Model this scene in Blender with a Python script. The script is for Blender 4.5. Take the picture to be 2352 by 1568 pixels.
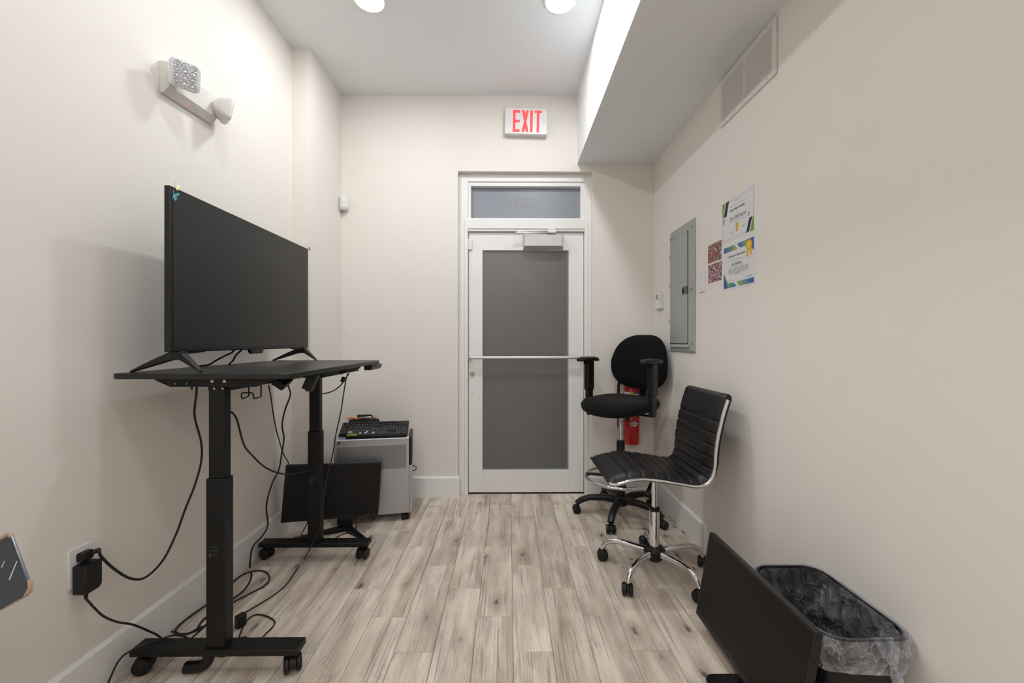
import bpy, bmesh, math, random
from mathutils import Matrix, Vector
for o in list(bpy.data.objects): bpy.data.objects.remove(o, do_unlink=True)
SC = bpy.context.scene
COL = SC.collection
R = math.radians
PI = math.pi
# ------------------------------------------------------------------ camera
F = 945.0                       # focal length in pixels of the 2352 x 1568 frame
CAMZ = 1.19
YAW = math.atan(8 / F)          # the camera is turned a touch to the right of the room axis
cam = bpy.data.cameras.new('camera'); cam.sensor_width = 36.0; cam.lens = F / 2352 * 36.0
cam.clip_start = 0.02
camo = bpy.data.objects.new('camera', cam); COL.objects.link(camo)
camo.location = (0, 0, CAMZ); camo.rotation_euler = (R(90), 0, -YAW)
SC.camera = camo
# ------------------------------------------------------------------ world: dim overcast daylight, seen through the door glass only
W = bpy.data.worlds.new('world'); SC.world = W; W.use_nodes = True
W.node_tree.nodes['Background'].inputs[0].default_value = (0.60, 0.70, 0.86, 1)
W.node_tree.nodes['Background'].inputs[1].default_value = 0.55
# ------------------------------------------------------------------ exposure and lamp strength
SC.view_settings.view_transform = 'Standard'; SC.view_settings.look = 'None'
SC.view_settings.exposure = 0.0; SC.view_settings.gamma = 1.0
SC.view_settings.use_curve_mapping = False
LAMP = 129.0        # radiance of a lamp diffuser at full output
LAMP_DIM = (1.32, 0.62, 0.56, 1.15, 1.15, 1.15)   # output of each row, from the exit backwards
LAMP_COL = (0.95, 0.985, 1.0)
LAMP_X = (-0.767, 0.285)
LAMP_Y = (2.272, 1.38, 0.49, -1.50, -2.60, -3.70)  # last three rows: unseen lamps added behind the camera to raise the ambient light
# ------------------------------------------------------------------ room dimensions (metres, camera at x=0, y=0)
XL, XR, YB, YF = -1.394, 1.113, 3.15, -4.6
XC, YC = -1.276, 2.656          # boxed-out corner at the left of the back wall
ZC, ZS, XS = 3.073, 2.552, 0.527   # ceiling, soffit underside, soffit left face
DY = 3.215                      # face of the door

def ray(px, py):
    x, z = (px - 1176) / F, (784 - py) / F
    return Vector((x * math.cos(YAW) + math.sin(YAW), -x * math.sin(YAW) + math.cos(YAW), z))
def atY(px, py, Y): d = ray(px, py); return Vector((0, 0, CAMZ)) + d * (Y / d.y)
def atX(px, py, X): d = ray(px, py); return Vector((0, 0, CAMZ)) + d * (X / d.x)
def atZ(px, py, Z=0.0): d = ray(px, py); return Vector((0, 0, CAMZ)) + d * ((Z - CAMZ) / d.z)

# ------------------------------------------------------------------ mesh helpers
def basis(o, u, v, n):
    return Matrix(((u[0], v[0], n[0], o[0]), (u[1], v[1], n[1], o[1]), (u[2], v[2], n[2], o[2]), (0, 0, 0, 1)))
def MR(Y, Z, n=0.0): return basis((XR - n, Y, Z), (0, -1, 0), (0, 0, 1), (-1, 0, 0))   # on the right wall, u to the viewer's right
def ML(Y, Z, n=0.0): return basis((XL + n, Y, Z), (0, 1, 0), (0, 0, 1), (1, 0, 0))     # on the left wall
def MBk(X, Z, n=0.0, y=None): return basis((X, (YB if y is None else y) - n, Z), (1, 0, 0), (0, 0, 1), (0, -1, 0))  # on the back wall
def T(x, y, z): return Matrix.Translation((x, y, z))
def Rx(a): return Matrix.Rotation(R(a), 4, 'X')
def Ry(a): return Matrix.Rotation(R(a), 4, 'Y')
def Rz(a): return Matrix.Rotation(R(a), 4, 'Z')

class MB:
    def __init__(s): s.v = []; s.f = []
    def add(s, vs, fs, M=None):
        n = len(s.v)
        s.v += [tuple(M @ Vector(p)) if M else tuple(p) for p in vs]
        s.f += [tuple(i + n for i in f) for f in fs]
        return s
    def box(s, x0, x1, y0, y1, z0, z1, M=None):
        vs = [(x, y, z) for x in (x0, x1) for y in (y0, y1) for z in (z0, z1)]
        return s.add(vs, [(0, 1, 3, 2), (4, 6, 7, 5), (0, 4, 5, 1), (2, 3, 7, 6), (0, 2, 6, 4), (1, 5, 7, 3)], M)
    def loft(s, rings, cap=True, closed=True, M=None):
        n = len(rings[0]); vs = [p for r in rings for p in r]; fs = []
        for i in range(len(rings) - 1):
            for j in range(n if closed else n - 1):
                k = (j + 1) % n
                fs.append((i * n + j, i * n + k, (i + 1) * n + k, (i + 1) * n + j))
        if cap:
            fs.append(tuple(range(n))); fs.append(tuple((len(rings) - 1) * n + j for j in range(n)))
        return s.add(vs, fs, M)
    def tube(s, pts, r, n=10, closed=False, cap=True, M=None):
        P = [Vector(p) for p in pts]; m = len(P)
        rs = r if isinstance(r, (list, tuple)) else [r] * m
        tg = []
        for i in range(m):
            a = P[(i - 1) % m] if (closed or i > 0) else P[i]
            b = P[(i + 1) % m] if (closed or i < m - 1) else P[i]
            tg.append((b - a).normalized())
        up = Vector((0, 0, 1)) if abs(tg[0].z) < 0.9 else Vector((1, 0, 0))
        nx = tg[0].cross(up).normalized(); rings = []
        for i in range(m):
            nx = (nx - tg[i] * nx.dot(tg[i])).normalized(); ny = tg[i].cross(nx)
            rings.append([tuple(P[i] + (nx * math.cos(2 * PI * k / n) + ny * math.sin(2 * PI * k / n)) * rs[i]) for k in range(n)])
        if closed: rings.append(rings[0]); cap = False
        return s.loft(rings, cap, True, M)
    def cyl(s, p0, p1, r0, r1=None, n=24, M=None):
        return s.tube([p0, p1], [r0, r0 if r1 is None else r1], n, M=M)
    def lathe(s, prof, n=32, M=None):
        rings = [[(r * math.cos(2 * PI * k / n), r * math.sin(2 * PI * k / n), z) for k in range(n)] for r, z in prof]
        return s.loft(rings, True, True, M)
    def prism(s, poly, z0, z1, M=None):
        n = len(poly)
        vs = [(p[0], p[1], z0) for p in poly] + [(p[0], p[1], z1) for p in poly]
        fs = [tuple(range(n)), tuple(range(n, 2 * n))] + [(i, (i + 1) % n, n + (i + 1) % n, n + i) for i in range(n)]
        return s.add(vs, fs, M)
    def ell(s, c, rx, ry, rz, n=20, m=12, M=None):
        rings = []
        for i in range(m + 1):
            a = -PI / 2 + PI * i / m; cr = max(math.cos(a), 1e-3)
            rings.append([(c[0] + rx * cr * math.cos(2 * PI * k / n), c[1] + ry * cr * math.sin(2 * PI * k / n), c[2] + rz * math.sin(a)) for k in range(n)])
        return s.loft(rings, True, True, M)
    def mesh(s, name, smooth=35, recalc=True):
        me = bpy.data.meshes.new(name); me.from_pydata(s.v, [], s.f)
        if recalc:
            bm = bmesh.new(); bm.from_mesh(me); bmesh.ops.recalc_face_normals(bm, faces=bm.faces); bm.to_mesh(me); bm.free()
        me.shade_smooth()
        if smooth is not None: me.set_sharp_from_angle(angle=R(smooth))
        return me
    def build(s, name, mat, parent=None, bevel=0, seg=2, smooth=35, recalc=True):
        return link(name, s.mesh(name, smooth, recalc), mat, parent, bevel, seg)

def link(name, me, mat, parent=None, bevel=0, seg=2):
    o = bpy.data.objects.new(name, me); COL.objects.link(o)
    if mat and not me.materials: me.materials.append(mat)
    if parent:
        o.parent = parent
        if parent.get('_w'): o.matrix_parent_inverse = parent.matrix_basis.inverted()
    if bevel:
        b = o.modifiers.new('bevel', 'BEVEL'); b.width = bevel; b.segments = seg; b.limit_method = 'ANGLE'; b.angle_limit = R(40)
        b.harden_normals = False
    return o
def tag(o, label, cat, group=None, kind=None):
    o['label'] = label; o['category'] = cat
    if group: o['group'] = group
    if kind: o['kind'] = kind
    return o
def thing(name, label, cat, M=None, group=None, kind=None, world=False):
    o = bpy.data.objects.new(name, None); COL.objects.link(o); o.empty_display_size = 0.05
    if M is not None: o.matrix_basis = M
    if world: o['_w'] = 1      # its parts are modelled in room coordinates
    return tag(o, label, cat, group, kind)
def BX(*a): return MB().box(*a)
def spline(pts, k=8, closed=False):
    P = [Vector(p) for p in pts]; n = len(P); out = []
    rng = range(n if closed else n - 1)
    for i in rng:
        g = lambda j: P[j % n] if closed else P[min(max(j, 0), n - 1)]
        a, b, c, d = g(i - 1), g(i), g(i + 1), g(i + 2)
        for j in range(k):
            t = j / k
            out.append(0.5 * ((2 * b) + (c - a) * t + (2 * a - 5 * b + 4 * c - d) * t * t + (3 * b - a - 3 * c + d) * t ** 3))
    if not closed: out.append(P[-1])
    return out
def rrect(hx, hy, r, n=6, cx=0, cy=0):
    out = []
    for (sx, sy, a0) in ((1, 1, 0), (-1, 1, 90), (-1, -1, 180), (1, -1, 270)):
        for i in range(n + 1):
            a = R(a0 + 90 * i / n)
            out.append((cx + sx * (hx - r) + r * math.cos(a), cy + sy * (hy - r) + r * math.sin(a)))
    return out
def textmesh(s, size, ext=0.0003, align='CENTER', shear=0.0, bold=0.0, res=3):
    c = bpy.data.curves.new('t', 'FONT'); c.body = s; c.size = size; c.extrude = ext; c.align_x = align; c.align_y = 'CENTER'
    c.shear = shear; c.offset = bold; c.resolution_u = res
    o = bpy.data.objects.new('t', c); COL.objects.link(o); bpy.context.view_layer.update()
    me = bpy.data.meshes.new_from_object(o.evaluated_get(bpy.context.evaluated_depsgraph_get()))
    bpy.data.objects.remove(o, do_unlink=True); bpy.data.curves.remove(c)
    me.materials.clear()
    return me
def text(name, s, size, mat, parent, M, sx=1.0, **kw):
    me = textmesh(s, size, **kw); me.name = name
    me.transform(M @ Matrix.Diagonal((sx, 1, 1, 1)))
    return link(name, me, mat, parent)

# ------------------------------------------------------------------ materials
def lin(c):
    return tuple(((x / 255) / 12.92 if x / 255 <= 0.04045 else ((x / 255 + 0.055) / 1.055) ** 2.4) for x in c)
class NT:
    def __init__(s, name):
        s.m = bpy.data.materials.new(name); s.m.use_nodes = True
        s.t = s.m.node_tree; s.n = s.t.nodes; s.b = s.n['Principled BSDF']; s.out = s.n['Material Output']
    def node(s, typ, **kw):
        n = s.n.new(typ)
        for k, v in kw.items():
            if k.startswith('i_'):
                key = k[2:]; key = int(key) if key.isdigit() else key.replace('_', ' ')
                n.inputs[key].default_value = v
            else: setattr(n, k, v)
        return n
    def l(s, a, b): s.t.links.new(a, b)
    def ramp(s, fac, stops):
        n = s.node('ShaderNodeValToRGB'); e = n.color_ramp.elements
        while len(e) < len(stops): e.new(0.5)
        for i, (p, c) in enumerate(stops):
            e[i].position = p; e[i].color = (c, c, c, 1) if not isinstance(c, tuple) else (*c, 1)
        s.l(fac, n.inputs[0]); return n.outputs[0]
    def mix(s, fac, a, b, mode='MIX'):
        n = s.node('ShaderNodeMix', data_type='RGBA', blend_type=mode)
        for sock, v in ((n.inputs[0], fac), (n.inputs[6], a), (n.inputs[7], b)):
            if isinstance(v, (int, float)): sock.default_value = v
            elif isinstance(v, tuple): sock.default_value = (*v, 1)
            else: s.l(v, sock)
        return n.outputs[2]
    def math(s, op, a, b=0.0):
        n = s.node('ShaderNodeMath', operation=op)
        for sock, v in ((n.inputs[0], a), (n.inputs[1], b)):
            if isinstance(v, (int, float)): sock.default_value = v
            else: s.l(v, sock)
        return n.outputs[0]
    def bump(s, h, strength, dist=0.001):
        n = s.node('ShaderNodeBump'); n.inputs['Strength'].default_value = strength; n.inputs['Distance'].default_value = dist
        s.l(h, n.inputs['Height']); s.l(n.outputs[0], s.b.inputs['Normal'])
def pm(name, col, rough=0.5, metal=0.0, var=0.06, scale=30.0, bump=0.0, bscale=400.0, bdist=0.0006, spec=0.5, coat=0.0, rvar=0.06, **ex):
    """plain procedural material: a base colour with fine noise in tone, gloss and relief"""
    k = NT(name); c = lin(col)
    tc = k.node('ShaderNodeTexCoord')
    n1 = k.node('ShaderNodeTexNoise', i_Scale=scale, i_Detail=4.0); k.l(tc.outputs['Object'], n1.inputs['Vector'])
    k.l(k.mix(n1.outputs['Fac'], tuple(x * (1 - var) for x in c), tuple(min(1, x * (1 + var)) for x in c)), k.b.inputs['Base Color'])
    k.l(k.math('ADD', k.math('MULTIPLY', n1.outputs['Fac'], 2 * rvar), rough - rvar), k.b.inputs['Roughness'])
    k.b.inputs['Metallic'].default_value = metal; k.b.inputs['Specular IOR Level'].default_value = spec
    k.b.inputs['Coat Weight'].default_value = coat; k.b.inputs['Coat Roughness'].default_value = 0.1
    if bump:
        n2 = k.node('ShaderNodeTexNoise', i_Scale=bscale, i_Detail=2.0); k.l(tc.outputs['Object'], n2.inputs['Vector'])
        k.bump(n2.outputs['Fac'], bump, bdist)
    for a, b in ex.items(): k.b.inputs[a.replace('_', ' ')].default_value = b
    return k.m
def emis(name, col, st):
    k = NT(name); k.b.inputs['Base Color'].default_value = (*col, 1)
    k.b.inputs['Emission Color'].default_value = (*col, 1); k.b.inputs['Emission Strength'].default_value = st
    return k.m
M_wall = pm('wall_paint', (237, 231, 224), 0.75, var=0.012, scale=3.0, bump=0.10, bscale=260, bdist=0.0008, spec=0.35)
M_ceil = pm('ceiling_paint', (241, 243, 245), 0.9, var=0.008, scale=3.0, bump=0.05, bscale=300, spec=0.3)
M_trim = pm('white_trim_paint', (240, 238, 236), 0.42, var=0.015, scale=6, bump=0.04, bscale=60, bdist=0.001)
M_white = pm('white_plastic', (232, 231, 230), 0.38, var=0.01)
M_offwhite = pm('offwhite_plastic', (226, 222, 217), 0.42, var=0.012)
M_black = pm('black_powder_coat', (14, 14, 15), 0.48, spec=0.35, var=0.15, scale=300, bump=0.12, bscale=900)
M_blackpl = pm('black_plastic', (14, 14, 15), 0.42, var=0.1, scale=80, spec=0.4)
M_tvblack = pm('tv_bezel_black', (20, 20, 22), 0.36, var=0.08, spec=0.4)
M_cable = pm('cable_rubber', (16, 16, 17), 0.42, var=0.1)
M_screen = pm('screen_matte_black', (22, 21, 21), 0.40, var=0.03, scale=8, spec=0.55)
M_screen2 = pm('screen_dark', (12, 10, 10), 0.46, var=0.03, scale=8, spec=0.28)
M_desk = pm('desk_laminate_black', (22, 21, 21), 0.40, var=0.12, scale=260, bump=0.10, bscale=700)
M_chrome = pm('chrome', (224, 224, 226), 0.07, 1.0, var=0.01, rvar=0.02)
M_steel = pm('brushed_steel', (196, 196, 198), 0.28, 1.0, var=0.03, rvar=0.05)
M_alu = pm('silver_paint', (180, 181, 186), 0.34, 0.55, var=0.02, scale=12)
M_screw = pm('zinc_screw', (188, 186, 182), 0.3, 1.0)
M_brass = pm('brass_screw', (206, 180, 122), 0.3, 1.0)
M_panel = pm('grey_enamel', (166, 170, 167), 0.40, var=0.03, scale=9)
M_panel2 = pm('grey_enamel_latch', (96, 101, 108), 0.4)
M_red = pm('red_enamel', (196, 12, 16), 0.22, var=0.03, coat=0.4)
M_exit = emis('exit_letters', lin((255, 62, 66)), 1.0)
M_led = emis('red_led', lin((255, 90, 110)), 1.2)
M_paper = pm('paper', (226, 227, 230), 0.6, var=0.012)
M_ink = pm('black_ink', (34, 34, 40), 0.6)
M_greyink = pm('grey_ink', (92, 94, 100), 0.6)
M_lime = pm('lime_plastic', (168, 190, 72), 0.45)
M_keydark = pm('keycap_black', (34, 35, 37), 0.45, var=0.2, scale=60)
M_keygrey = pm('keycap_grey', (70, 73, 77), 0.45, var=0.1, scale=60)
M_keywhite = pm('keycap_white', (226, 226, 228), 0.45)
M_orange = pm('orange_plastic', (226, 98, 42), 0.45)
M_navy = pm('navy_laminate', (34, 48, 60), 0.22, var=0.12, scale=14, rvar=0.1)
M_card = pm('worn_cardboard', (178, 152, 128), 0.8, var=0.2, scale=60)
M_yel = pm('yellow_print', (226, 176, 40), 0.5)
M_rubber = pm('caster_black', (14, 14, 15), 0.42, var=0.1, spec=0.4)
M_teal = pm('teal_glitter', (80, 172, 190), 0.35, var=0.15, scale=200)
M_lgreen = pm('pale_green_glitter', (206, 214, 140), 0.35, var=0.15, scale=200)
M_pink = pm('pink_glitter', (214, 120, 160), 0.35, var=0.15, scale=200)
M_pearl = pm('pearl', (236, 232, 228), 0.2)
M_pgreen = pm('print_green', (122, 156, 62), 0.55)
M_pblue = pm('print_blue', (44, 92, 164), 0.55)
M_pteal = pm('print_teal', (70, 150, 160), 0.55)
M_lcd = pm('lcd_grey', (140, 138, 134), 0.3)
M_dark = pm('dark_interior', (14, 14, 14), 0.8)

def m_fabric():
    k = NT('black_fabric'); tc = k.node('ShaderNodeTexCoord')
    w1 = k.node('ShaderNodeTexWave', i_Scale=260.0, i_Distortion=0.6); w2 = k.node('ShaderNodeTexWave', i_Scale=260.0, i_Distortion=0.6)
    w2.bands_direction = 'Y'
    k.l(tc.outputs['Object'], w1.inputs['Vector']); k.l(tc.outputs['Object'], w2.inputs['Vector'])
    h = k.math('MULTIPLY', w1.outputs['Fac'], w2.outputs['Fac'])
    k.l(k.mix(h, lin((14, 13, 14)), lin((24, 23, 24))), k.b.inputs['Base Color'])
    k.b.inputs['Roughness'].default_value = 0.95; k.b.inputs['Specular IOR Level'].default_value = 0.15
    k.b.inputs['Sheen Weight'].default_value = 0.06
    k.bump(h, 0.3, 0.0006); return k.m
M_fabric = m_fabric()
M_leather = pm('black_leatherette', (19, 17, 19), 0.42, var=0.08, scale=40, bump=0.2, bscale=700, bdist=0.0004, spec=0.40)

def m_wood():
    k = NT('floor_plank_tile'); tc = k.node('ShaderNodeTexCoord'); oi = k.node('ShaderNodeObjectInfo')
    off = k.node('ShaderNodeCombineXYZ')
    k.l(k.math('MULTIPLY', oi.outputs['Random'], 37.0), off.inputs[0]); k.l(k.math('MULTIPLY', oi.outputs['Random'], 91.0), off.inputs[1])
    add = k.node('ShaderNodeVectorMath', operation='ADD'); k.l(tc.outputs['Object'], add.inputs[0]); k.l(off.outputs[0], add.inputs[1])
    P = add.outputs[0]
    def nz(sx, sy, detail=4.0, rough=0.6, dist=0.0):
        mp = k.node('ShaderNodeMapping'); mp.inputs['Scale'].default_value = (sx, sy, 1); k.l(P, mp.inputs['Vector'])
        n = k.node('ShaderNodeTexNoise', i_Scale=1.0, i_Detail=detail, i_Roughness=rough, i_Distortion=dist)
        k.l(mp.outputs[0], n.inputs['Vector']); return n.outputs['Fac']
    broad = nz(13, 1.6, 3, 0.5); streak = nz(34, 2.0, 5, 0.62, 0.25); grain = nz(230, 10.0, 5, 0.75, 0.3); mott = nz(9, 5, 3, 0.5)
    c = k.mix(k.ramp(broad, [(0.34, 0.0), (0.62, 1.0)]), lin((200, 182, 165)), lin((240, 225, 210)))
    c = k.mix(k.math('MULTIPLY', k.ramp(mott, [(0.45, 0.0), (0.7, 1.0)]), 0.35), c, lin((196, 186, 176)))
    c = k.mix(k.math('MULTIPLY', k.ramp(streak, [(0.54, 0.0), (0.72, 1.0)]), 0.60), c, lin((126, 112, 98)))
    c = k.mix(k.math('MULTIPLY', k.math('MULTIPLY', k.ramp(grain, [(0.48, 0.0), (0.66, 1.0)]), k.ramp(nz(16, 2.4, 2, 0.5), [(0.36, 0.2), (0.62, 1.0)])), 0.30), c, lin((130, 117, 104)))
    # wavy ring grain that shows on part of each plank
    mw = k.node('ShaderNodeMapping'); mw.inputs['Scale'].default_value = (1.0, 0.10, 1); k.l(P, mw.inputs['Vector'])
    wv = k.node('ShaderNodeTexWave', i_Scale=26.0, i_Distortion=9.0, i_Detail=3.0); wv.inputs['Detail Scale'].default_value = 2.2; wv.inputs['Detail Roughness'].default_value = 0.6
    k.l(mw.outputs[0], wv.inputs['Vector'])
    c = k.mix(k.math('MULTIPLY', k.math('MULTIPLY', k.ramp(wv.outputs['Fac'], [(0.80, 0.0), (0.97, 1.0)]), k.ramp(mott, [(0.46, 0.0), (0.60, 1.0)])), 0.34), c, lin((112, 98, 86)))
    # short dark flecks
    fleck = nz(120, 22, 2, 0.5, 0.2)
    c = k.mix(k.math('MULTIPLY', k.ramp(fleck, [(0.70, 0.0), (0.76, 1.0)]), 0.35), c, lin((96, 84, 73)))
    # sparse thin cracks
    crack = nz(85, 1.5, 2, 0.5, 0.3)
    c = k.mix(k.math('MULTIPLY', k.ramp(crack, [(0.64, 0.0), (0.67, 1.0)]), 0.50), c, lin((74, 64, 56)))
    # knots
    mp = k.node('ShaderNodeMapping'); mp.inputs['Scale'].default_value = (11.0, 5.2, 1); k.l(P, mp.inputs['Vector'])
    vo = k.node('ShaderNodeTexVoronoi', i_Scale=1.0); vo.inputs['Randomness'].default_value = 1.0
    wob = k.node('ShaderNodeVectorMath', operation='ADD'); k.l(mp.outputs[0], wob.inputs[0])
    nzc = k.node('ShaderNodeTexNoise', i_Scale=28.0, i_Detail=3.0); k.l(P, nzc.inputs['Vector'])
    sc = k.node('ShaderNodeVectorMath', operation='SCALE'); sc.inputs['Scale'].default_value = 0.34; k.l(nzc.outputs['Color'], sc.inputs[0])
    k.l(sc.outputs[0], wob.inputs[1]); k.l(wob.outputs[0], vo.inputs['Vector'])
    sep = k.node('ShaderNodeSeparateColor'); k.l(vo.outputs['Color'], sep.inputs[0])
    gate = k.math('GREATER_THAN', sep.outputs[0], 0.32)
    knot = k.math('MULTIPLY', k.math('MULTIPLY', k.ramp(vo.outputs['Distance'], [(0.05, 1.0), (0.155, 0.0)]), gate), 0.90)
    c = k.mix(knot, c, lin((66, 56, 49)))
    halo = k.math('MULTIPLY', k.math('MULTIPLY', k.ramp(vo.outputs['Distance'], [(0.10, 1.0), (0.52, 0.0)]), gate), 0.36)
    c = k.mix(halo, c, lin((120, 106, 92)))
    # broad dark weathered patches, and some planks greyer than others
    patch = nz(7, 1.1, 2, 0.5, 0.6)
    c = k.mix(k.math('MULTIPLY', k.ramp(patch, [(0.55, 0.0), (0.72, 1.0)]), 0.45), c, lin((148, 134, 120)))
    c = k.mix(k.math('MULTIPLY', k.math('GREATER_THAN', oi.outputs['Random'], 0.72), 0.14), c, lin((196, 190, 182)))
    tone = k.math('ADD', k.math('MULTIPLY', oi.outputs['Random'], 0.20), 0.90)
    tn = k.node('ShaderNodeCombineColor')
    for i in range(3): k.l(tone, tn.inputs[i])
    c = k.mix(1.0, c, tn.outputs[0], 'MULTIPLY')
    k.l(c, k.b.inputs['Base Color'])
    k.l(k.math('ADD', k.math('MULTIPLY', grain, 0.25), 0.36), k.b.inputs['Roughness'])
    k.b.inputs['Specular IOR Level'].default_value = 0.4
    k.bump(grain, 0.25, 0.0006)
    return k.m
M_wood = m_wood()
M_grout = pm('grout', (150, 138, 126), 0.9, var=0.1, scale=60)

def m_film(name, col, trans, tcol, rough):
    k = NT(name); n = k.n
    tc = k.node('ShaderNodeTexCoord'); nz = k.node('ShaderNodeTexNoise', i_Scale=4.0, i_Detail=2.0); k.l(tc.outputs['Object'], nz.inputs['Vector'])
    c = lin(col)
    k.l(k.mix(nz.outputs['Fac'], tuple(x * 0.97 for x in c), tuple(x * 1.03 for x in c)), k.b.inputs['Base Color'])
    k.b.inputs['Roughness'].default_value = rough; k.b.inputs['Specular IOR Level'].default_value = 0.9
    tr = k.node('ShaderNodeBsdfTranslucent'); tr.inputs[0].default_value = (*lin(tcol), 1)
    ms = k.node('ShaderNodeMixShader'); ms.inputs[0].default_value = trans
    k.l(k.b.outputs[0], ms.inputs[1]); k.l(tr.outputs[0], ms.inputs[2]); k.l(ms.outputs[0], k.out.inputs[0])
    return k.m
M_film = m_film('frosted_film_dark', (105, 102, 101), 0.08, (150, 160, 175), 0.30)
M_film2 = m_film('frosted_film_pale', (176, 177, 182), 0.42, (214, 222, 236), 0.30)
M_letter = m_film('frosted_lettering', (169, 170, 175), 0.42, (208, 216, 230), 0.30)
def m_glass():
    k = NT('clear_glass'); k.b.inputs['Base Color'].default_value = (0.86, 0.93, 0.96, 1); k.b.inputs['Roughness'].default_value = 0.02
    k.b.inputs['Transmission Weight'].default_value = 1.0; k.b.inputs['IOR'].default_value = 1.45
    return k.m
M_glass = m_glass()
def m_lens():
    k = NT('faceted_lens'); tc = k.node('ShaderNodeTexCoord')
    vo = k.node('ShaderNodeTexVoronoi', i_Scale=240.0); k.l(tc.outputs['Object'], vo.inputs['Vector'])
    k.l(k.mix(vo.outputs['Distance'], (0.95, 0.95, 0.97), (0.35, 0.35, 0.38)), k.b.inputs['Base Color'])
    k.b.inputs['Roughness'].default_value = 0.12; k.b.inputs['Metallic'].default_value = 0.7
    k.bump(vo.outputs['Distance'], 0.8, 0.003); return k.m
M_lens = m_lens()
def m_mesh():
    """perforated steel: a hexagonal lattice of dark holes"""
    k = NT('perforated_steel'); tc = k.node('ShaderNodeTexCoord')
    sp = k.node('ShaderNodeSeparateXYZ'); k.l(tc.outputs['Object'], sp.inputs[0])
    def lat(ox, oz):
        fx = k.math('SUBTRACT', k.math('FRACT', k.math('ADD', k.math('MULTIPLY', sp.outputs[0], 1 / 0.0062), ox)), 0.5)
        fz = k.math('SUBTRACT', k.math('FRACT', k.math('ADD', k.math('MULTIPLY', sp.outputs[2], 1 / 0.0062), oz)), 0.5)
        return k.math('ADD', k.math('MULTIPLY', fx, fx), k.math('MULTIPLY', fz, fz))
    d = k.math('MINIMUM', lat(0, 0), lat(0.5, 0.5))
    h = k.math('LESS_THAN', d, 0.062)
    k.l(k.mix(h, lin((170, 171, 174)), lin((34, 34, 36))), k.b.inputs['Base Color'])
    k.l(k.math('MULTIPLY', k.math('SUBTRACT', 1.0, h), 0.5), k.b.inputs['Metallic']); k.b.inputs['Roughness'].default_value = 0.4
    return k.m
M_mesh = m_mesh()
def m_bag(name, lo, hi, fc):
    k = NT(name); tc = k.node('ShaderNodeTexCoord')
    n1 = k.node('ShaderNodeTexNoise', i_Scale=14.0, i_Detail=4.0, i_Roughness=0.6, i_Distortion=0.4); k.l(tc.outputs['Object'], n1.inputs['Vector'])
    k.b.inputs['Base Color'].default_value = (0.80, 0.80, 0.83, 1); k.b.inputs['Roughness'].default_value = 0.14
    k.b.inputs['Specular IOR Level'].default_value = 1.0
    wv = k.node('ShaderNodeVectorMath', operation='ADD'); k.l(tc.outputs['Object'], wv.inputs[0])
    sv = k.node('ShaderNodeVectorMath', operation='SCALE'); sv.inputs['Scale'].default_value = 0.06; k.l(n1.outputs['Color'], sv.inputs[0]); k.l(sv.outputs[0], wv.inputs[1])
    st_ = k.node('ShaderNodeMapping'); st_.inputs['Scale'].default_value = (1.2, 1.0, 0.42); st_.inputs['Rotation'].default_value = (0.3, 0.25, 0.0); k.l(wv.outputs[0], st_.inputs['Vector'])
    vo = k.node('ShaderNodeTexVoronoi', i_Scale=24.0); k.l(st_.outputs[0], vo.inputs['Vector'])
    ve = k.node('ShaderNodeTexVoronoi', i_Scale=24.0, feature='DISTANCE_TO_EDGE'); k.l(st_.outputs[0], ve.inputs['Vector'])
    k.bump(vo.outputs['Distance'], 1.0, 0.030)
    tr = k.node('ShaderNodeBsdfTransparent'); tr.inputs[0].default_value = (0.93, 0.93, 0.96, 1)
    lw = k.node('ShaderNodeLayerWeight', i_Blend=0.35)
    fac = k.math('ADD', k.math('MULTIPLY', lw.outputs['Facing'], fc), k.math('ADD', k.ramp(n1.outputs['Fac'], [(0.42, lo), (0.75, hi)]), k.ramp(ve.outputs['Distance'], [(0.0, hi * 0.45), (0.03, 0.0)])))
    ms = k.node('ShaderNodeMixShader'); k.l(fac, ms.inputs[0]); k.l(tr.outputs[0], ms.inputs[1]); k.l(k.b.outputs[0], ms.inputs[2])
    k.l(ms.outputs[0], k.out.inputs[0]); return k.m
M_bag = m_bag('clear_bin_liner', 0.08, 0.52, 0.45)
M_bag2 = m_bag('clear_bin_liner_thin', 0.015, 0.20, 0.22)
def m_photo(name, stops, sx):
    k = NT(name); tc = k.node('ShaderNodeTexCoord'); mp = k.node('ShaderNodeMapping'); mp.inputs['Scale'].default_value = (sx, sx * 0.55, 1)
    k.l(tc.outputs['Object'], mp.inputs['Vector'])
    vo = k.node('ShaderNodeTexVoronoi', i_Scale=1.0); k.l(mp.outputs[0], vo.inputs['Vector'])
    sp = k.node('ShaderNodeSeparateColor'); k.l(vo.outputs['Color'], sp.inputs[0])
    rp = k.ramp(sp.outputs[0], stops); k.n[-1]
    for n in k.n:
        if n.type == 'VALTORGB': n.color_ramp.interpolation = 'CONSTANT'
    k.l(rp, k.b.inputs['Base Color']); k.b.inputs['Roughness'].default_value = 0.3
    return k.m
M_ph1 = m_photo('photo_print_warm', [(0.0, lin((200, 104, 44))), (0.2, lin((86, 50, 40))), (0.38, lin((150, 150, 152))), (0.5, lin((90, 26, 30))), (0.64, lin((64, 70, 66))), (0.8, lin((176, 60, 58))), (0.9, lin((206, 196, 190)))], 170)
M_ph2 = m_photo('photo_print_pink', [(0.0, lin((206, 176, 186))), (0.2, lin((90, 40, 54))), (0.4, lin((58, 58, 64))), (0.55, lin((186, 60, 96))), (0.7, lin((150, 120, 136))), (0.82, lin((220, 206, 210))), (0.92, lin((120, 28, 40)))], 170)
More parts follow.
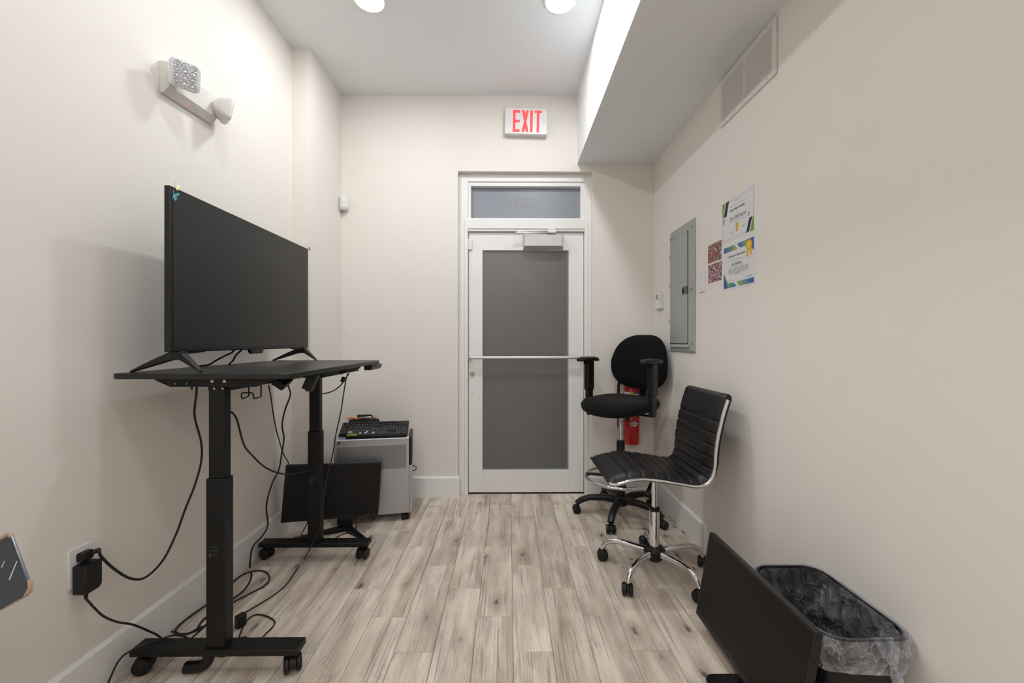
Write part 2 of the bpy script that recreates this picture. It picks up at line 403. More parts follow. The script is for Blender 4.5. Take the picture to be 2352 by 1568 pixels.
def m_grad(name, a, b, k_):
    k = NT(name); tc = k.node('ShaderNodeTexCoord'); sp = k.node('ShaderNodeSeparateXYZ'); k.l(tc.outputs['Generated'], sp.inputs[0])
    k.l(k.mix(k.ramp(sp.outputs[k_], [(0.1, 0.0), (0.9, 1.0)]), lin(a), lin(b)), k.b.inputs['Base Color']); k.b.inputs['Roughness'].default_value = 0.5
    return k.m
M_bg = m_grad('print_blue_to_green', (48, 96, 176), (146, 176, 60), 0)
M_gb = m_grad('print_green_to_blue', (150, 176, 58), (50, 104, 180), 0)

# ================================================================== the room
fl = BX(XL - 0.1, XR + 0.1, YF - 0.1, 3.9, -0.10, -0.004).build('floor', M_grout)
tag(fl, 'floor of grey-beige wood-look plank tiles', 'floor', kind='structure')
PW, PL, GAP = 0.1525, 0.61, 0.0016
cache = {}
for c in range(-10, 9):
    x0 = max(-0.1345 + c * PW, XL); x1 = min(-0.1345 + (c + 1) * PW, XR)
    if x1 - x0 < 0.01: continue
    base = 2.393 - 0.2033 * c
    k0 = math.floor((YF - base) / PL)
    for k in range(k0, k0 + 15):
        y0 = max(base + k * PL, YF); y1 = min(base + (k + 1) * PL, 3.32)
        if y1 - y0 < 0.01: continue
        w, l = round(x1 - x0 - GAP, 4), round(y1 - y0 - GAP, 4)
        if (w, l) not in cache:
            b = 0.0012
            m = MB().loft([[(-w / 2, -l / 2, -0.004), (w / 2, -l / 2, -0.004), (w / 2, l / 2, -0.004), (-w / 2, l / 2, -0.004)],
                           [(-w / 2, -l / 2, -b), (w / 2, -l / 2, -b), (w / 2, l / 2, -b), (-w / 2, l / 2, -b)],
                           [(-w / 2 + b, -l / 2 + b, 0), (w / 2 - b, -l / 2 + b, 0), (w / 2 - b, l / 2 - b, 0), (-w / 2 + b, l / 2 - b, 0)]])
            me = m.mesh('plank', 20); me.materials.append(M_wood); cache[(w, l)] = me
        o = link('plank', cache[(w, l)], None, fl); o.location = ((x0 + x1) / 2, (y0 + y1) / 2, 0)

OX0, OX1, OZ = -0.387, 0.642, 2.492        # opening in the back wall around the door
WT = 0.16
tag(BX(XL - WT, XR + WT, YF - WT, YB + WT, ZC, ZC + 0.12).build('ceiling', M_ceil), 'smooth white painted ceiling', 'ceiling', kind='structure')
tag(BX(XL - WT, XL, YF - WT, YB + WT, -0.1, ZC).build('wall_left', M_wall), 'warm white painted wall behind the standing desk', 'wall', kind='structure')
tag(BX(XR, XR + WT, YF - WT, YB + WT, -0.1, ZC).build('wall_right', M_wall), 'warm white painted wall with breaker panel and certificates', 'wall', kind='structure')
tag(BX(XL, XR, YF - WT, YF, -0.1, ZC).build('wall_front', M_wall), 'plain warm white wall opposite the exit door', 'wall', kind='structure')
m = MB(); m.box(XL, OX0, YB, YB + WT, -0.1, ZC); m.box(OX1, XR, YB, YB + WT, -0.1, ZC); m.box(OX0, OX1, YB, YB + WT, OZ, ZC)
tag(m.build('wall_back', M_wall), 'warm white painted wall around the exit door', 'wall', kind='structure')
tag(BX(XL, XC, YC, YB, 0, ZC).build('wall_corner', M_wall), 'shallow boxed-out wall corner left of the exit sign wall', 'wall', kind='structure')
m = MB(); m.box(XS, XR, YF, YB, ZS, ZC)
so = m.build('ceiling_soffit', M_ceil); tag(so, 'dropped white soffit running along the wall with the air vent', 'soffit', kind='structure')

def baseboard(name, label, path):
    """profile swept along a horizontal polyline; the wall lies to the left of the path direction"""
    H, D = 0.16, 0.014
    prof = [(0, 0), (D, 0), (D, H - 0.012), (D - 0.009, H), (0, H)]
    P = [Vector((p[0], p[1])) for p in path]; rings = []
    for i, p in enumerate(P):
        ds = []
        if i > 0: ds.append((P[i] - P[i - 1]).normalized())
        if i < len(P) - 1: ds.append((P[i + 1] - P[i]).normalized())
        ns = [Vector((d.y, -d.x)) for d in ds]
        n = ns[0] if len(ns) == 1 else (ns[0] + ns[1]) / (1 + ns[0].dot(ns[1]))
        rings.append([(p.x + n.x * a, p.y + n.y * a, h) for a, h in prof])
    o = MB().loft(rings).build(name, M_trim, smooth=20)
    return tag(o, label, 'baseboard', kind='structure')
baseboard('baseboard_left', 'tall white baseboard along the wall behind the desk', [(XL, YF), (XL, YC - 0.0), (XC, YC), (XC, YB), (OX0, YB), (OX0, YB + 0.05)])
baseboard('baseboard_right', 'tall white baseboard under the breaker panel, ending beside the ribbed chair', [(OX1, YB + 0.05), (OX1, YB), (XR, YB), (XR, 2.316), (XR + 0.02, 2.316)])

# ------------------------------------------------------------------ door with transom
d = thing('door_1', 'white framed exit door with tall dark frosted pane and push bar', 'door', T(0.137, DY, 0), kind='structure', world=True)
FY0, FY1 = 3.196, 3.30          # frame depth range
def fr(x0, x1, z0, z1, y0=FY0, y1=FY1): return BX(x0, x1, y0, y1, z0, z1).build('frame', M_trim, d, 0.002)
DX0, DX1, DZ = -0.311, 0.587, 2.041
fr(OX0, DX0 - 0.004, 0, OZ); fr(DX1 + 0.004, OX1, 0, OZ); fr(DX0 - 0.004, DX1 + 0.004, 2.432, OZ)
fr(DX0 - 0.004, DX1 + 0.004, 2.052, 2.148)
fr(DX0 - 0.004, DX1 + 0.004, 2.046, 2.052, 3.192, 3.23)
# inner stop beads step the frame back towards the leaf
BX(DX0 - 0.030, DX0 - 0.004, 3.186, FY0, 0, 2.10).build('stop_bead', M_trim, d, 0.002)
BX(DX1 + 0.004, DX1 + 0.030, 3.186, FY0, 0, 2.10).build('stop_bead', M_trim, d, 0.002)
BX(DX0 - 0.030, DX1 + 0.030, 3.188, FY0, 2.064, 2.140).build('transom_bar', M_trim, d, 0.003)
GX0, GX1, GZ0, GZ1 = -0.203, 0.472, 0.183, 1.902
leaf = BX(DX0, GX0, DY, DY + 0.045, 0.012, DZ).build('stile', M_trim, d, 0.002)
BX(GX1, DX1, DY, DY + 0.045, 0.012, DZ).build('stile', M_trim, d, 0.002)
BX(GX0, GX1, DY, DY + 0.045, GZ1, DZ).build('rail', M_trim, d, 0.001)
BX(GX0, GX1, DY, DY + 0.045, 0.012, GZ0).build('rail', M_trim, d, 0.001)
g = BX(GX0, GX1, DY + 0.018, DY + 0.024, GZ0, GZ1).build('glass_pane', M_glass, d)
BX(GX0 + 0.001, GX1 - 0.006, DY + 0.0165, DY + 0.0178, GZ0 + 0.010, GZ1 - 0.002).build('frosted_film', M_film, d)['label'] = 'dark grey frosted film on the door pane'
# threshold gap
BX(DX0, DX1, DY + 0.002, DY + 0.04, 0.0, 0.008).build('threshold', M_dark, d)
# push bar
m = MB(); zb = 1.066
m.tube(spline([(-0.298, DY, zb), (-0.298, DY - 0.035, zb), (-0.285, DY - 0.05, zb), (-0.26, DY - 0.052, zb), (0.10, DY - 0.052, zb), (0.52, DY - 0.052, zb), (0.545, DY - 0.05, zb), (0.56, DY - 0.035, zb), (0.56, DY, zb)], 6), 0.0125, 14)
m.build('push_bar', pm('satin_aluminium', (206, 204, 202), 0.42, 0.8, rvar=0.02), d)['label'] = 'brushed steel horizontal push bar'
lk = MB().lathe([(0.019, 0), (0.019, 0.004), (0.015, 0.008), (0.013, 0.014)], 24, MBk(-0.283, 0.937, 0, DY)).build('lock_cylinder', M_steel, d)
BX(-0.285, -0.281, DY - 0.0148, DY - 0.0135, 0.929, 0.945).build('keyhole', M_dark, lk)
MB().lathe([(0.009, 0), (0.008, 0.004), (0.004, 0.006)], 16, MBk(-0.283, 0.795, 0, DY)).build('plug_cap', M_trim, d)
# closer
cy0 = DY
cl = MB().loft([[(0.113, cy0, 1.905), (0.425, cy0, 1.905), (0.425, cy0, 2.018), (0.113, cy0, 2.018)],
                [(0.113, cy0 - 0.02, 1.905), (0.425, cy0 - 0.02, 1.905), (0.425, cy0 - 0.02, 2.018), (0.113, cy0 - 0.02, 2.018)],
                [(0.124, cy0 - 0.062, 1.924), (0.414, cy0 - 0.062, 1.924), (0.414, cy0 - 0.062, 2.010), (0.124, cy0 - 0.062, 2.010)]]).build('door_closer', pm('closer_silver', (206, 204, 206), 0.42, 0.15), d, 0.002)
cl['label'] = 'silver hydraulic door closer'
BX(0.113, 0.425, cy0 - 0.005, cy0, 2.018, 2.034).build('mounting_plate', M_screw, cl)
MB().lathe([(0.006, 0), (0.005, 0.003)], 12, MBk(0.405, 2.026, 0.005, DY)).build('screw', M_screw, cl)
m = MB(); m.tube([(0.345, DY - 0.04, 2.022), (0.30, DY - 0.055, 2.026), (0.06, DY - 0.075, 2.020)], 0.0065, 8)
m.tube([(0.06, DY - 0.075, 2.030), (0.33, DY - 0.035, 2.044)], 0.006, 8); m.cyl((0.06, DY - 0.075, 2.012), (0.06, DY - 0.075, 2.036), 0.008)
m.build('closer_arm', M_steel, cl)
m = MB(); m.prism([(0.300, 2.048), (0.306, 2.042), (0.362, 2.042), (0.369, 2.048), (0.369, 2.058), (0.360, 2.066), (0.358, 2.078), (0.309, 2.078), (0.307, 2.066), (0.300, 2.058)], 0, 0.03, basis((0, DY - 0.03, -0.016), (1, 0, 0), (0, 0, 1), (0, -1, 0)))
m.build('arm_shoe', M_white, cl, 0.002)
# transom window
w = thing('window_1', 'wide frosted transom window above the exit door', 'window', T(0.137, 3.24, 2.16), kind='structure', world=True)
TX0, TX1, TZ0, TZ1 = -0.293, 0.563, 2.150, 2.400
for a in ((DX0 - 0.004, TX0, 2.148, 2.432), (TX1, DX1 + 0.004, 2.148, 2.432), (TX0, TX1, TZ1, 2.432), (TX0, TX1, 2.148, TZ0)):
    BX(a[0], a[1], 3.206, 3.29, a[2], a[3]).build('sash', M_trim, w, 0.0015)
BX(TX0, TX1, 3.250, 3.256, TZ0, TZ1).build('glass_pane', M_glass, w)
BX(TX0 + 0.004, TX1 - 0.001, 3.2480, 3.2495, TZ0 + 0.001, TZ1 - 0.001).build('frosted_film', M_film2, w)
text('suite_number', '203', 0.110, M_letter, w, basis((0.137, 3.2475, 2.275), (-1, 0, 0), (0, 0, 1), (0, -1, 0)), sx=1.15, ext=0.0003, bold=0.002)

# ------------------------------------------------------------------ recessed ceiling lamps; the last three rows are added fill, out of view
M_lampring = pm('lamp_trim_white', (238, 238, 236), 0.5)
lr = MB().lathe([(0.0745, -0.002), (0.0745, -0.006), (0.079, -0.0085), (0.092, -0.005), (0.094, 0.0)], 40).mesh('trim_ring'); lr.materials.append(M_lampring)
def dome(k):
    me = MB().lathe([(0.0735, -0.001), (0.0735, -0.004), (0.069, -0.0075), (0.052, -0.0105), (0.028, -0.0125), (0.001, -0.013)], 40).mesh('diffuser')
    me.materials.append(emis('lamp_diffuser', LAMP_COL, LAMP * k)); return me
LDS = [dome(k) for k in LAMP_DIM]
for iy, y in enumerate(LAMP_Y):
    for ix, x in enumerate(LAMP_X):
        side = 'next to the soffit' if ix else 'on the standing desk side'
        where = ('nearest the exit door', 'second from the exit door', 'third from the exit door', 'fourth from the exit door, unseen and added for fill light', 'fifth from the exit door, unseen and added for fill light', 'farthest from the exit door, unseen and added for fill light')[iy]
        t = thing('recessed_light', 'round recessed ceiling light %s, %s' % (side, where), 'light', T(x, y, ZC), 'recessed ceiling lights')
        link('trim_ring', lr, None, t); link('diffuser', LDS[iy], None, t)

# ================================================================== standing desk
DT = 1.080
desk = thing('standing_desk', 'black height-adjustable standing desk on casters by the left wall', 'desk', T(-1.05, 1.9, 0), world=True)
tp = rrect(0.306, 0.512, 0.035, 6, -1.060, 1.925)
# clipped front corner towards the viewer
MB().prism(tp, DT - 0.019, DT).build('tabletop', M_desk, desk, 0.002)
def col(yc, xc):
    BX(xc - 0.034, xc + 0.034, yc - 0.023, yc + 0.023, 0.095, 0.70).build('lower_column', M_black, desk, 0.003)
    BX(xc - 0.028, xc + 0.028, yc - 0.018, yc + 0.018, 0.70, 1.03).build('upper_column', M_black, desk, 0.002)
    fb = BX(xc - 0.296, xc + 0.296, yc - 0.034, yc + 0.032, 0.073, 0.096).build('foot_bar', M_black, desk, 0.003)
    # printed rating label on the column front
    lab = MB()
    for i, (dz, w_) in enumerate(((0.02, 0.030), (0.010, 0.034), (0.004, 0.034), (-0.004, 0.026), (-0.010, 0.030))):
        lab.box(xc - 0.022, xc - 0.022 + w_, yc - 0.0236, yc - 0.0230, 0.435 + dz, 0.4358 + dz)
    lab.lathe([(0.004, 0), (0.004, 0.0004)], 12, MBk(xc - 0.019, 0.4265, 0, yc - 0.0232))
    lab.build('rating_print', M_greyink, desk)
    # side bracket that carries the top
    br = MB().prism([(xc - 0.20, DT - 0.019), (xc - 0.20, DT - 0.026), (xc - 0.147, DT - 0.050), (xc + 0.155, DT - 0.050), (xc + 0.222, DT - 0.024), (xc + 0.222, DT - 0.019)], 0, 0.004,
                    basis((0, yc - 0.036, 0), (1, 0, 0), (0, 0, 1), (0, -1, 0))).build('side_bracket', M_black, desk)
    BX(xc - 0.20, xc + 0.222, yc - 0.036, yc + 0.03, DT - 0.023, DT - 0.0192).build('bracket_flange', M_black, desk)
    return br, fb
def bolt(x, y, z, r, mat, par, hole=False):
    b = MB().lathe([(r, 0), (r, 0.002), (r * 0.7, 0.0035)], 18, MBk(x, z, 0, y)).build('bolt', mat, par)
    return b
NY, NX, FYc, FX = 1.500, -1.046, 2.272, -1.060
brn, fbn = col(NY, NX); brf, fbf = col(FYc, FX)
for px_, py_, r_ in ((488, 875, 0.0065), (516, 875, 0.0065), (404, 881, 0.003), (430, 881, 0.003)):
    p = atY(px_, py_, NY - 0.040); bolt(p.x, NY - 0.0398, p.z, r_, M_screw, brn)
for px_ in (493, 512):
    p = atY(px_, 890.5, NY - 0.018); bolt(p.x, NY - 0.0182, 1.022, 0.0045, M_screw, desk)
BX(-1.09, -1.01, NY, FYc, 1.012, DT - 0.0192).build('crossbeam', M_black, desk, 0.003)
# casters: ball-shaped twin wheels under each end of the foot bars
def caster(parent, x, y, top, rw, ang=0.0, hood=True, gap=0.020, wid=0.017):
    M = T(x, y, 0) @ Rz(ang)
    st = MB(); st.cyl((0, 0, rw * 1.2), (0, 0, top), 0.008, n=14)
    if hood:
        prof = [(rw * 1.06 * math.cos(R(a)), rw + rw * 1.06 * math.sin(R(a))) for a in range(-10, 191, 12)] + [(-rw * 0.3, rw * 0.9), (rw * 0.3, rw * 0.9)]
        st.prism([(p[0] * 0.98, p[1]) for p in prof], -gap * 0.55, gap * 0.55, basis((rw * 0.25, 0, 0), (1, 0, 0), (0, 0, 1), (0, -1, 0)))
        st.cyl((0, 0, rw * 1.5), (0, 0, min(top, rw * 2.25)), 0.013, n=18)
    st.v = [tuple(M @ Vector(p)) for p in st.v]
    c = st.build('caster', M_rubber, parent, 0.002)
    for s in (-1, 1):
        wm = MB().lathe([(rw * 0.45, -wid / 2), (rw * 0.86, -wid / 2), (rw, -wid * 0.3), (rw, wid * 0.25), (rw * 0.9, wid / 2), (rw * 0.5, wid * 0.62), (0.001, wid * 0.66)], 28,
                        M @ T(rw * 0.25, 0, rw) @ Rx(90 * -s) @ T(0, 0, gap * 0.55 + wid / 2))
        wm.build('wheel', M_rubber, c)
    return c
for (yc, xc) in ((NY, NX), (FYc, FX)):
    for sx, a in ((-1, 200), (1, -60)):
        caster(desk, xc + sx * 0.262, yc, 0.075, 0.030, a if yc < 2 else a - 40)
m = MB(); m.tube(spline([(-1.085, NY, 0.075), (-1.083, NY - 0.004, 0.050), (-1.095, NY - 0.008, 0.028), (-1.12, NY - 0.01, 0.021), (-1.160, NY - 0.012, 0.020)], 6), 0.0195, 16)
m.build('kickstand', M_rubber, desk)
# slim drawer, controller and accessories under the top
dr = BX(-0.87, -0.790, 1.745, 2.165, 1.036, DT - 0.0192).build('under_desk_drawer', M_blackpl, desk, 0.003)
m = MB()
for a, b in ((1.745, 1.915), (1.985, 2.165)):
    for i in range(4): m.box(-0.790, -0.784, a, b, 1.037 + i * 0.006, 1.041 + i * 0.006)
m.build('drawer_ribs', M_blackpl, dr, 0.0008)
MB().lathe([(0.013, 0), (0.013, 0.006)], 24, basis((-0.790, 1.95, 1.0475), (0, 1, 0), (0, 0, 1), (1, 0, 0))).build('thumb_notch', M_dark, dr)
BX(-0.86, -0.80, 2.165, 2.23, 1.045, DT - 0.0192).build('cable_channel', M_blackpl, desk, 0.002)
hs = MB().prism([(-0.79, DT - 0.0192), (-0.748, DT - 0.0192), (-0.742, DT - 0.024), (-0.752, DT - 0.047), (-0.79, DT - 0.047)], -2.425, -2.255, basis((0, 0, 0), (1, 0, 0), (0, 0, 1), (0, -1, 0))).build('height_controller', M_blackpl, desk, 0.002)
for i, y in enumerate((2.275, 2.292, 2.335, 2.355, 2.375, 2.395)):
    MB().box(-0.0005, 0.0012, -0.006, 0.006, -0.006, 0.006, T(-0.7466, y, DT - 0.036) @ Ry(-23)).build('button', M_greyink, hs)
m = MB(); m.box(-0.019, 0.019, -0.014, 0.014, -0.064, 0.006, T(-0.775, 1.645, 1.057) @ Ry(24))
m.cyl((0, 0, -0.064), (0, 0, -0.071), 0.006, M=T(-0.775, 1.645, 1.057) @ Ry(24)); m.build('hanging_clip', M_blackpl, desk, 0.002)
# wire headphone hook
hk = [atY(571.5, 884, 1.60), atY(571.5, 909, 1.60), atY(555.7, 916, 1.52), atY(554, 904, 1.52), atY(557, 901.6, 1.52), atY(579, 901.8, 1.52), atY(582, 904, 1.52), atY(583, 915.5, 1.52), atY(599.6, 911, 1.60), atY(599.6, 884, 1.60)]
hk[0].z = hk[-1].z = DT - 0.02
dens = []
for i in range(len(hk) - 1):
    a, b = hk[i], hk[i + 1]; L = (b - a).length; e = min(0.006, L * 0.35) / L
    dens += [a.lerp(b, e), a.lerp(b, 0.5), a.lerp(b, 1 - e)]
MB().tube(spline([hk[0]] + dens + [hk[-1]], 3), 0.0026, 8).build('headphone_hook', M_black, desk)
# power brick slung under the top
m = MB(); m.box(-0.026, 0.026, -0.055, 0.055, -0.016, 0.016, T(-1.00, 1.83, 1.012) @ Ry(38) @ Rz(14))
o = m.build('power_brick', M_blackpl, None, 0.004); tag(o, 'small black power brick slung under the standing desk', 'power brick')

# ================================================================== television on the desk
TXF, TY0, TY1, TZB, TZT = -1.152, 1.412, 2.378, 1.153, 1.723
tv = thing('television', 'large black flat screen standing on the desk', 'television', T(TXF, (TY0 + TY1) / 2, DT), world=True)
MB().loft([[(TXF - 0.022, y, z) for y, z in ((TY0, TZB), (TY1, TZB), (TY1, TZT), (TY0, TZT))],
           [(TXF - 0.005, y, z) for y, z in ((TY0, TZB), (TY1, TZB), (TY1, TZT), (TY0, TZT))],
           [(TXF, y, z) for y, z in ((TY0 + 0.003, TZB + 0.003), (TY1 - 0.003, TZB + 0.003), (TY1 - 0.003, TZT - 0.003), (TY0 + 0.003, TZT - 0.003))]]).build('bezel', M_tvblack, tv, 0.0015)
BX(TXF - 0.055, TXF - 0.022, TY0 + 0.12, TY1 - 0.12, TZB + 0.02, TZT - 0.18).build('back_cover', M_blackpl, tv, 0.01, 3)
BX(TXF - 0.001, TXF + 0.0006, TY0 + 0.011, TY1 - 0.009, TZB + 0.017, TZT - 0.010).build('screen', M_screen, tv)
rc = MB().prism([(-0.052, 0), (0.052, 0), (0.038, -0.020), (-0.038, -0.020)], -0.012, 0.004, basis((TXF - 0.002, 1.895, TZB + 0.002), (0, 1, 0), (0, 0, 1), (1, 0, 0))).build('infrared_receiver', M_tvblack, tv, 0.002)
text('maker_logo', 'LG', 0.011, M_greyink, rc, basis((TXF + 0.0022, 1.898, TZB - 0.009), (0, 1, 0), (0, 0, 1), (1, 0, 0)))
for yf, s in ((1.462, 1), (2.338, -1)):
    m = MB()
    top = Vector((TXF - 0.014, yf, TZB + 0.004))
    for xt in (-1.335, -1.088):
        a = Vector((top.x + (0.012 if xt > top.x else -0.012), yf, TZB - 0.006)); b = Vector((xt, yf + 0.006, DT))
        dirv = Vector((b.x - a.x, 0, 0)).normalized()
        for_r = lambda c, hw, hh: [(c.x + 0.0, c.y - hw, c.z), (c.x + 0.0, c.y + hw, c.z), (c.x, c.y + hw, c.z + hh), (c.x, c.y - hw, c.z + hh)]
        r0 = for_r(a - Vector((0, 0, 0.020)), 0.015, 0.030); r1 = for_r(a.lerp(b, 0.5) - Vector((0, 0, 0.010)), 0.012, 0.020); r2 = for_r(b, 0.008, 0.007)
        m.loft([r0, r1, r2])
    m.box(top.x - 0.020, top.x + 0.020, yf - 0.018, yf + 0.018, TZB - 0.028, TZB + 0.001)
    m.loft([[(top.x - 0.012, yf + s * 0.01, TZB - 0.010), (top.x + 0.012, yf + s * 0.01, TZB - 0.010), (top.x + 0.012, yf + s * 0.01, TZB + 0.002), (top.x - 0.012, yf + s * 0.01, TZB + 0.002)],
            [(top.x - 0.008, yf + s * 0.12, TZB - 0.003), (top.x + 0.008, yf + s * 0.12, TZB - 0.003), (top.x + 0.008, yf + s * 0.12, TZB + 0.002), (top.x - 0.008, yf + s * 0.12, TZB + 0.002)]])
    m.build('stand_foot', M_tvblack, tv, 0.002)
# butterfly clips
def butterfly(label, M, mat, sc, tiltw, jag):
    t = thing('butterfly_clip', label, 'ornament', M, 'butterfly ornaments on the television')
    up = [(0, 0.001), (0.004, 0.008), (0.0105, 0.0145), (0.0175, 0.0150), (0.0165, 0.0095), (0.0125, 0.0035), (0.006, 0.0)]
    lo = [(0, -0.001), (0.006, 0.0), (0.0105, -0.0025), (0.0115, -0.0075), (0.0070, -0.0165), (0.0040, -0.0110), (0.0015, -0.005)]
    for s in (-1, 1):
        for nm, sh in (('upper_wing', up), ('lower_wing', lo)):
            pts = [(s * x * sc * (1 + jag * ((i * 7) % 3 - 1) * 0.12), y * sc) for i, (x, y) in enumerate(sh)]
            MB().prism(pts, 0.0, 0.0009, Ry(-s * tiltw) @ T(0, 0, 0.002)).build(nm, mat, t)
    MB().ell((0, 0, 0.0045), 0.0028 * sc, 0.0028 * sc, 0.0028 * sc, 12, 8).build('pearl', M_pearl, t)
    return t
p = atX(397, 449.5, TXF + 0.002); butterfly('teal butterfly ornament on the upper bezel corner of the television', basis(p, (0, 1, 0), (0, 0, 1), (1, 0, 0)) @ Rz(-8), M_teal, 1.0, 30, 0)
p = atX(400, 431, TXF + 0.002); butterfly('pale green butterfly ornament perched on the television top edge', basis((p.x, p.y, TZT - 0.001), (0, 1, 0), (0, 0, 1), (1, 0, 0)) @ Rz(-30) @ Rx(-25), M_lgreen, 1.05, 35, 1)
butterfly('pink butterfly ornament on the far top corner of the television', basis((TXF + 0.001, TY1 - 0.002, TZT - 0.003), (0, 1, 0), (0, 0, 1), (1, 0, 0)) @ Rz(40) @ Ry(50), M_pink, 0.8, 30, 0)

# ================================================================== cables
def cable(name, label, pts, r, cat='cable', grp='loose cables around the standing desk', k=8):
    o = MB().tube(spline(pts, k), r, 8).build(name, M_cable)
    return tag(o, label, cat, grp)
# desk power cord from the wall outlet up to the desk
cord = cable('mains_cable', 'thick black power cord looping from the wall outlet up to the desk',
      [Vector((-1.352, 1.372, 0.502))] + [atX(*a) for a in ((232, 1277, -1.348), (262, 1306, -1.345), (300, 1328, -1.34), (335, 1325, -1.335), (375, 1285, -1.33), (405, 1225, -1.325), (425, 1170, -1.32), (447, 1115, -1.32), (462, 1060, -1.32), (462, 1015, -1.31), (447, 955, -1.30), (451, 905, -1.29), (452, 880, -1.285), (452, 864, -1.285))], 0.0042)
# outlet
M_ = ML(1.348, 0.465)
out = thing('wall_outlet', 'white wall outlet plate holding a black adapter', 'outlet', M_)
MB().prism(rrect(0.037, 0.061, 0.004, 3), 0.0, 0.006).build('cover_plate', M_white, out, 0.0015)
for i, v in enumerate((0.026, -0.026)):
    MB().prism(rrect(0.0165, 0.0185, 0.002, 2, 0, v), 0.006, 0.0078).build('socket_face', M_offwhite, out)
MB().lathe([(0.003, 0.006), (0.003, 0.0072)], 12).build('screw', M_white, out)
m = MB(); m.prism(rrect(0.019, 0.014, 0.006, 4, 0, 0.030), 0.0078, 0.030); m.cyl((0.012, 0.030, 0.022), (0.034, 0.034, 0.036), 0.009, 0.006)
o = m.build('power_plug', M_blackpl, None, 0.003); o.matrix_basis = M_; tag(o, 'black mains plug in the upper socket of the wall outlet', 'plug')
m = MB(); m.prism([(-0.030, 0.010), (0.024, 0.010), (0.024, -0.072), (0.014, -0.082), (-0.030, -0.082)], 0.0078, 0.052); m.cyl((-0.022, -0.082, 0.044), (-0.022, -0.098, 0.044), 0.006, 0.0045)
o = m.build('power_adapter', M_blackpl, None, 0.004); o.matrix_basis = M_; tag(o, 'bulky black power adapter plugged into the wall outlet', 'adapter')
ap = M_ @ Vector((-0.022, -0.096, 0.044))
cable('adapter_cord', 'thin black adapter cord drooping from the wall outlet to the desk foot',
      [ap] + [atX(*a) for a in ((219, 1398, -1.345), (240, 1416, -1.335), (270, 1428, -1.32), (305, 1434, -1.315), (340, 1448, -1.31), (368, 1463, -1.30))] + [Vector((-1.26, 1.56, 0.02)), Vector((-1.20, 1.60, 0.005))], 0.0034)
cable('plug_lead', 'black lead draped over the desk foot with its loose plug on the floor',
      [Vector((-1.05, 1.66, 0.005)), Vector((-1.12, 1.64, 0.006)), Vector((-1.19, 1.60, 0.03)), Vector((-1.235, 1.545, 0.095)), Vector((-1.275, 1.510, 0.103)), Vector((-1.322, 1.470, 0.102)), Vector((-1.350, 1.440, 0.086)), Vector((-1.352, 1.400, 0.035)), Vector((-1.340, 1.375, 0.012))], 0.0034)
m = MB(); m.box(-0.024, 0.012, -0.014, 0.014, 0, 0.020, T(-1.335, 1.352, 0) @ Rz(20)); m.cyl((0, 0.012, 0.011), (0, 0.032, 0.013), 0.007, 0.005, M=T(-1.338, 1.352, 0) @ Rz(10))
o = m.build('loose_plug', M_blackpl, None, 0.003); tag(o, 'loose black plug lying on the floor by the baseboard', 'plug')
Z = 0.004
cable('wavy_cable', 'wavy black cord hanging behind the desk along the wall to the floor',
      [Vector((-1.17, 2.22, DT - 0.02))] + [atX(*a) for a in ((660, 876, -1.17), (667, 905, -1.18), (655, 940, -1.19), (648, 975, -1.20), (652, 1005, -1.21), (648, 1035, -1.22), (640, 1080, -1.24), (625, 1110, -1.26), (612, 1160, -1.28), (615, 1205, -1.29), (603, 1230, -1.30), (580, 1257, -1.32))] +
      [atZ(574, 1300, Z), atZ(577, 1325, Z), atZ(560, 1355, Z), atZ(520, 1385, Z), atZ(470, 1420, Z), atZ(455, 1440, Z)], 0.0042)
cable('thin_cord', 'thin black cord dropping from under the desk behind the floor monitor',
      [atY(617, 884, 1.93)] + [atY(*a) for a in ((622, 910, 1.94), (626, 940, 2.0), (634, 985, 2.1), (641, 1010, 2.2), (650, 1040, 2.35), (664, 1066, 2.50), (668, 1090, 2.53))], 0.003)
cable('sagging_cord', 'black cord sagging between the two desk columns',
      [Vector((-1.03, 1.535, 0.93)), Vector((-1.015, 1.545, 0.90))] + [atY(*a) for a in ((560, 1020, 1.62), (580, 1046, 1.70), (608, 1072, 1.83), (640, 1086, 2.0), (670, 1089, 2.15), (711, 1081, 2.24))], 0.0038)
cable('front_cord', 'long thin cord hanging from the desk drawer down across the floor',
      [atX(799, 858, -0.80)] + [atX(*a) for a in ((795, 870, -0.80), (789, 905, -0.80), (783, 945, -0.81), (771, 1000, -0.83), (764, 1045, -0.85), (750, 1100, -0.88), (743, 1150, -0.92), (738, 1200, -0.97), (722, 1240, -1.02))] +
      [atZ(700, 1281, Z), atZ(680, 1310, Z), atZ(655, 1345, Z), atZ(620, 1372, Z), atZ(590, 1390, Z), atZ(560, 1408, Z)], 0.003)
cable('clip_cord', 'short cord curving from the desk drawer clip back to the column',
      [atX(801, 858, -0.80), atX(793, 870, -0.80), atX(783, 884, -0.82), atX(766, 897, -0.86), atX(748, 903, -0.92), atX(735, 904, -0.98)], 0.003)
o = MB().box(-0.008, 0.008, -0.010, 0.010, -0.012, 0.012, T(-0.80, 1.998, 1.006) @ Ry(20)).build('cable_clip', M_blackpl, None, 0.002); tag(o, 'black cable clip gathering two cords below the desk drawer', 'clip')
cable('floor_loop', 'black cord lying in a loop on the floor behind the desk column', [atZ(*a, Z) for a in ((500, 1372), (530, 1340), (560, 1318), (590, 1310), (612, 1314), (619, 1330), (608, 1344), (575, 1362), (540, 1380), (500, 1400))], 0.0036)
cable('floor_loop', 'thin cord in a rounded arch on the floor right of the desk column', [atZ(*a, Z) for a in ((540, 1490), (552, 1455), (563, 1430), (580, 1414), (598, 1411), (620, 1418), (631, 1428), (624, 1442), (606, 1460), (590, 1490))], 0.003)
